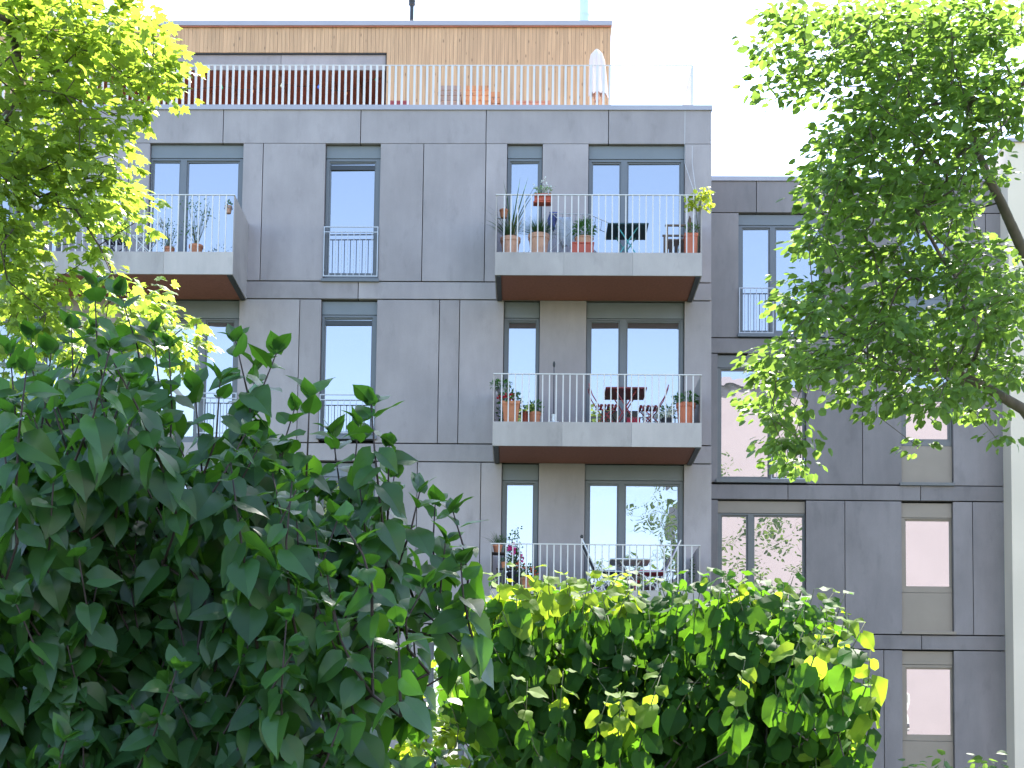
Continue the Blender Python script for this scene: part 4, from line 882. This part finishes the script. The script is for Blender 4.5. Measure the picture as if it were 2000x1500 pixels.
st = empty('plastic_stool', (X(1232, 1130, 27.35), 27.35, FLB), label='low bright red stool under the white table', cat='stool'); a = WL[st.name]
MB().lathe([(.15, .26), (.165, .27), (.165, .30), (.14, .31)], a, 20).build('seat', M['redcloth'], st)
for i in range(4): an = .78+i*1.57; MB().tube([a+Vector((.15*math.cos(an), .15*math.sin(an), .0)), a+Vector((.11*math.cos(an), .11*math.sin(an), .265))], .018, 7).build('leg', M['redcloth'], st)
iv = empty('ivy_plant', (X(1352, 1150, 26.9), 27.0, FLB), label='dark ivy climbing the right side panel of the lowest balcony', cat='plant'); a = WL[iv.name]
MB().tube([a, a+Vector((.02, 0, .3)), a+Vector((0, .03, .62))], .006, 5).build('stem', M['twig'], iv); bush(iv, a+Vector((0, 0, .38)), .04, .3, 130, .045, M['plant'])
# -- left balcony
for (px, ytop, Y, rr, label, blob, n, sz) in ((330, 484, 27.1, .10, 'slim leafy sapling in a dark clay pot on the left balcony', ((328, 440, 16, 14), (334, 458, 18, 14), (326, 472, 14, 10)), 80, .045), (383, 480, 26.95, .125, 'airy branching sapling in an orange pot on the left balcony', ((372, 400, 14, 12), (392, 405, 14, 14), (380, 430, 20, 16), (402, 420, 12, 14), (375, 452, 14, 14)), 42, .05)):
    r, t = potted('potted_sapling', label, px, Y, FLL, rr, ytop, 'terra'); L = Leaves(); tips = []
    for (cx, cy, rx, ry) in blob:
        for _ in range(n):
            q = P(cx+random.gauss(0, rx*.6), cy+random.gauss(0, ry*.6), Y+random.gauss(0, .08)); L.add(np.array(q), rv(), rv(), sz*random.uniform(.5, 1.1))
            if _ % 9 == 0: tips.append(q)
    stalks(r, t, tips, .005, M['greentwig']); foliage('foliage', L, 'small', [M['plant']], r)
r = empty('hanging_pot', (X(446, 415, 26.75), 26.75, Z(446, 417, 26.75)), label='small orange pot in a wire ring on the left balcony corner', cat='planter'); a = WL[r.name]
pot(r, a, .065, .13, M['terra_pale']); bush(r, a+Vector((0, 0, .17)), .06, .06, 60, .045, M['plant']); MB().tube([a+Vector((.075*math.cos(.4*i), .075*math.sin(.4*i), .09)) for i in range(17)], .006, 5).tube([a+Vector((0, -.075, .09)), a+Vector((.0, -.15, .12))], .005, 5).build('ring', M['bargrey'], r)
chair('metal_chair', 'white slatted metal chair on the left balcony', X(285, 480, 27.1), 27.1, FLL, math.pi, M['white'], M['white'])
chair('metal_chair', 'dark metal chair beside the white one, half hidden by maple leaves', X(222, 480, 27.2), 27.2, FLL, 0, M['darkcloth'], M['darkcloth'])

# ---------------------------------------------------------------- roof terrace
TZ = FLOOR+.04
tp = empty('closed_parasol', (X(1167, 150, 29.4), 29.4, TZ), label='folded pale pink parasol standing by the penthouse corner', cat='parasol'); a = WL[tp.name]; zt_ = Z(1165, 96, 29.4); zb_ = Z(1168, 186, 29.4)
H = zt_-zb_; mb = MB(); n = 40; rings = [(0, .02), (.04, .05), (.12, .11), (.25, .13), (.5, .145), (.75, .155), (1, .165)]; vs = []; fs_ = []
for t_, r_ in rings:
    for k in range(n):
        an = 2*math.pi*k/n; rr = r_*(1+.22*math.sin(8*an)*min(1, t_*4)); vs.append((a.x-.02+.04*t_+rr*math.cos(an), a.y+rr*math.sin(an), zt_-H*t_-(.05*math.sin(8*an) if t_ == 1 else 0)))
for i in range(len(rings)-1):
    for k in range(n): fs_.append((i*n+k, i*n+(k+1) % n, (i+1)*n+(k+1) % n, (i+1)*n+k))
fs_.append(tuple(range(n))); mb.add(vs, fs_); mb.build('canopy', M['parasol'], tp, smooth=True)
for k in range(8): an = k*.785; MB().tube([(a.x+.02+.1*math.cos(an), a.y+.1*math.sin(an), zb_+.1), (a.x+.03+.09*math.cos(an), a.y+.09*math.sin(an), zb_-.13)], .012, 5).build('rib_end', M['terra_pale'], tp)
MB().tube([a+Vector((0, 0, .03)), (a.x, a.y, zt_-.02)], .02, 8).build('pole', M['oldwood'], tp); MB().lathe([(.24, 0), (.24, .05), (.05, .08)], a, 20).build('base', M['darkcloth'], tp)
def lounge(name, label, x0, x1, ytop, Y, m, depth=.55, low=False, cat='chair'):
    xa, xb = X(x0, 185, Y), X(x1, 185, Y); zt_ = Z((x0+x1)/2, ytop, Y); r = empty(name, ((xa+xb)/2, Y+depth/2, TZ), label=label, cat=cat)
    zs = TZ+(zt_-TZ)*(.5 if not low else .93)
    for x in (xa, xb-.05):
        for y in (Y, Y+depth-.05): MB().box(x, x+.05, y, y+.05, TZ, zt_-.15 if not low else zs).build('leg', m, r)
    ns = 4
    for i in range(ns): MB().box(xa+.052, xb-.052, Y+depth*i/ns+.004, Y+depth*(i+1)/ns-.004, zs-.035, zs).build('seat_slat' if not low else 'top_slat', m, r)
    if not low:
        for i in range(4): hh = (zt_-zs)/4; MB().box(xa, xb, Y-.03, Y-.003, zs+hh*i+.012, zs+hh*(i+1)-.006).build('back_slat', m, r)
        for x in (xa-.01, xb-.05): MB().box(x, x+.06, Y+.0, Y+depth, zt_-.149, zt_-.12).build('armrest', m, r)
    else: MB().box(xa+.052, xb-.052, Y+.01, Y+.03, zs-.10, zs-.036).build('apron', m, r)
lounge('garden_chair', 'grey-brown wooden garden chair on the roof terrace', 856, 900, 168, 28.65, M['brownwood'])
lounge('garden_chair', 'wide orange wooden garden chair on the roof terrace', 906, 958, 168, 28.65, M['orangewood'])
lounge('garden_chair', 'smaller orange chair half behind the wide orange one', 950, 976, 180, 29.2, M['orangewood'], .4)
lounge('low_table', 'low reddish table on the roof terrace right of the orange chairs', 1000, 1076, 192, 28.7, M['joist'], .5, True, 'table')
lounge('low_bench', 'low dark red bench on the roof terrace left of the chairs', 762, 800, 192, 28.7, M['maroon'], .5, True, 'bench')
sg = empty('string_lights', (X(520, 160, YP+.4), YP+.4, zc-.4), label='string of coloured bulbs hanging under the penthouse ceiling', cat='lights')
bl = [(250, 172, 'bulb_orange'), (312, 181, 'bulb_blue'), (433, 171, 'bulb_green'), (493, 178, 'bulb_orange'), (550, 167, 'bulb_warm'), (622, 170, 'bulb_blue'), (676, 182, 'bulb_orange'), (735, 155, 'bulb_green')]
BM = {'bulb_orange': (.7, .3, .12), 'bulb_blue': (.12, .2, .7), 'bulb_green': (.1, .55, .3), 'bulb_warm': (.8, .75, .6)}
pts = [Vector((X(200, 140, YP+.4), YP+.4, zc))]
for x, y, k in bl: q = P(x, y, YP+.4); pts.append(q+Vector((0, 0, .04))); 
pts.append(Vector((X(745, 140, YP+.4), YP+.4, zc)))
for i in range(len(pts)-1, 0, -1): pts.insert(i, (pts[i]+pts[i-1])/2+Vector((0, 0, -.05)))
MB().tube(pts, .006, 5).build('cable', M['black'], sg)
for k, v in BM.items(): BM[k] = mat(k, v, .25)
for x, y, k in bl: q = P(x, y, YP+.4); MB().lathe([(.012, .05), (.014, .03), (.032, .0), (.03, -.02), (.012, -.042)], q, 10).build('bulb', BM[k], sg, smooth=True)
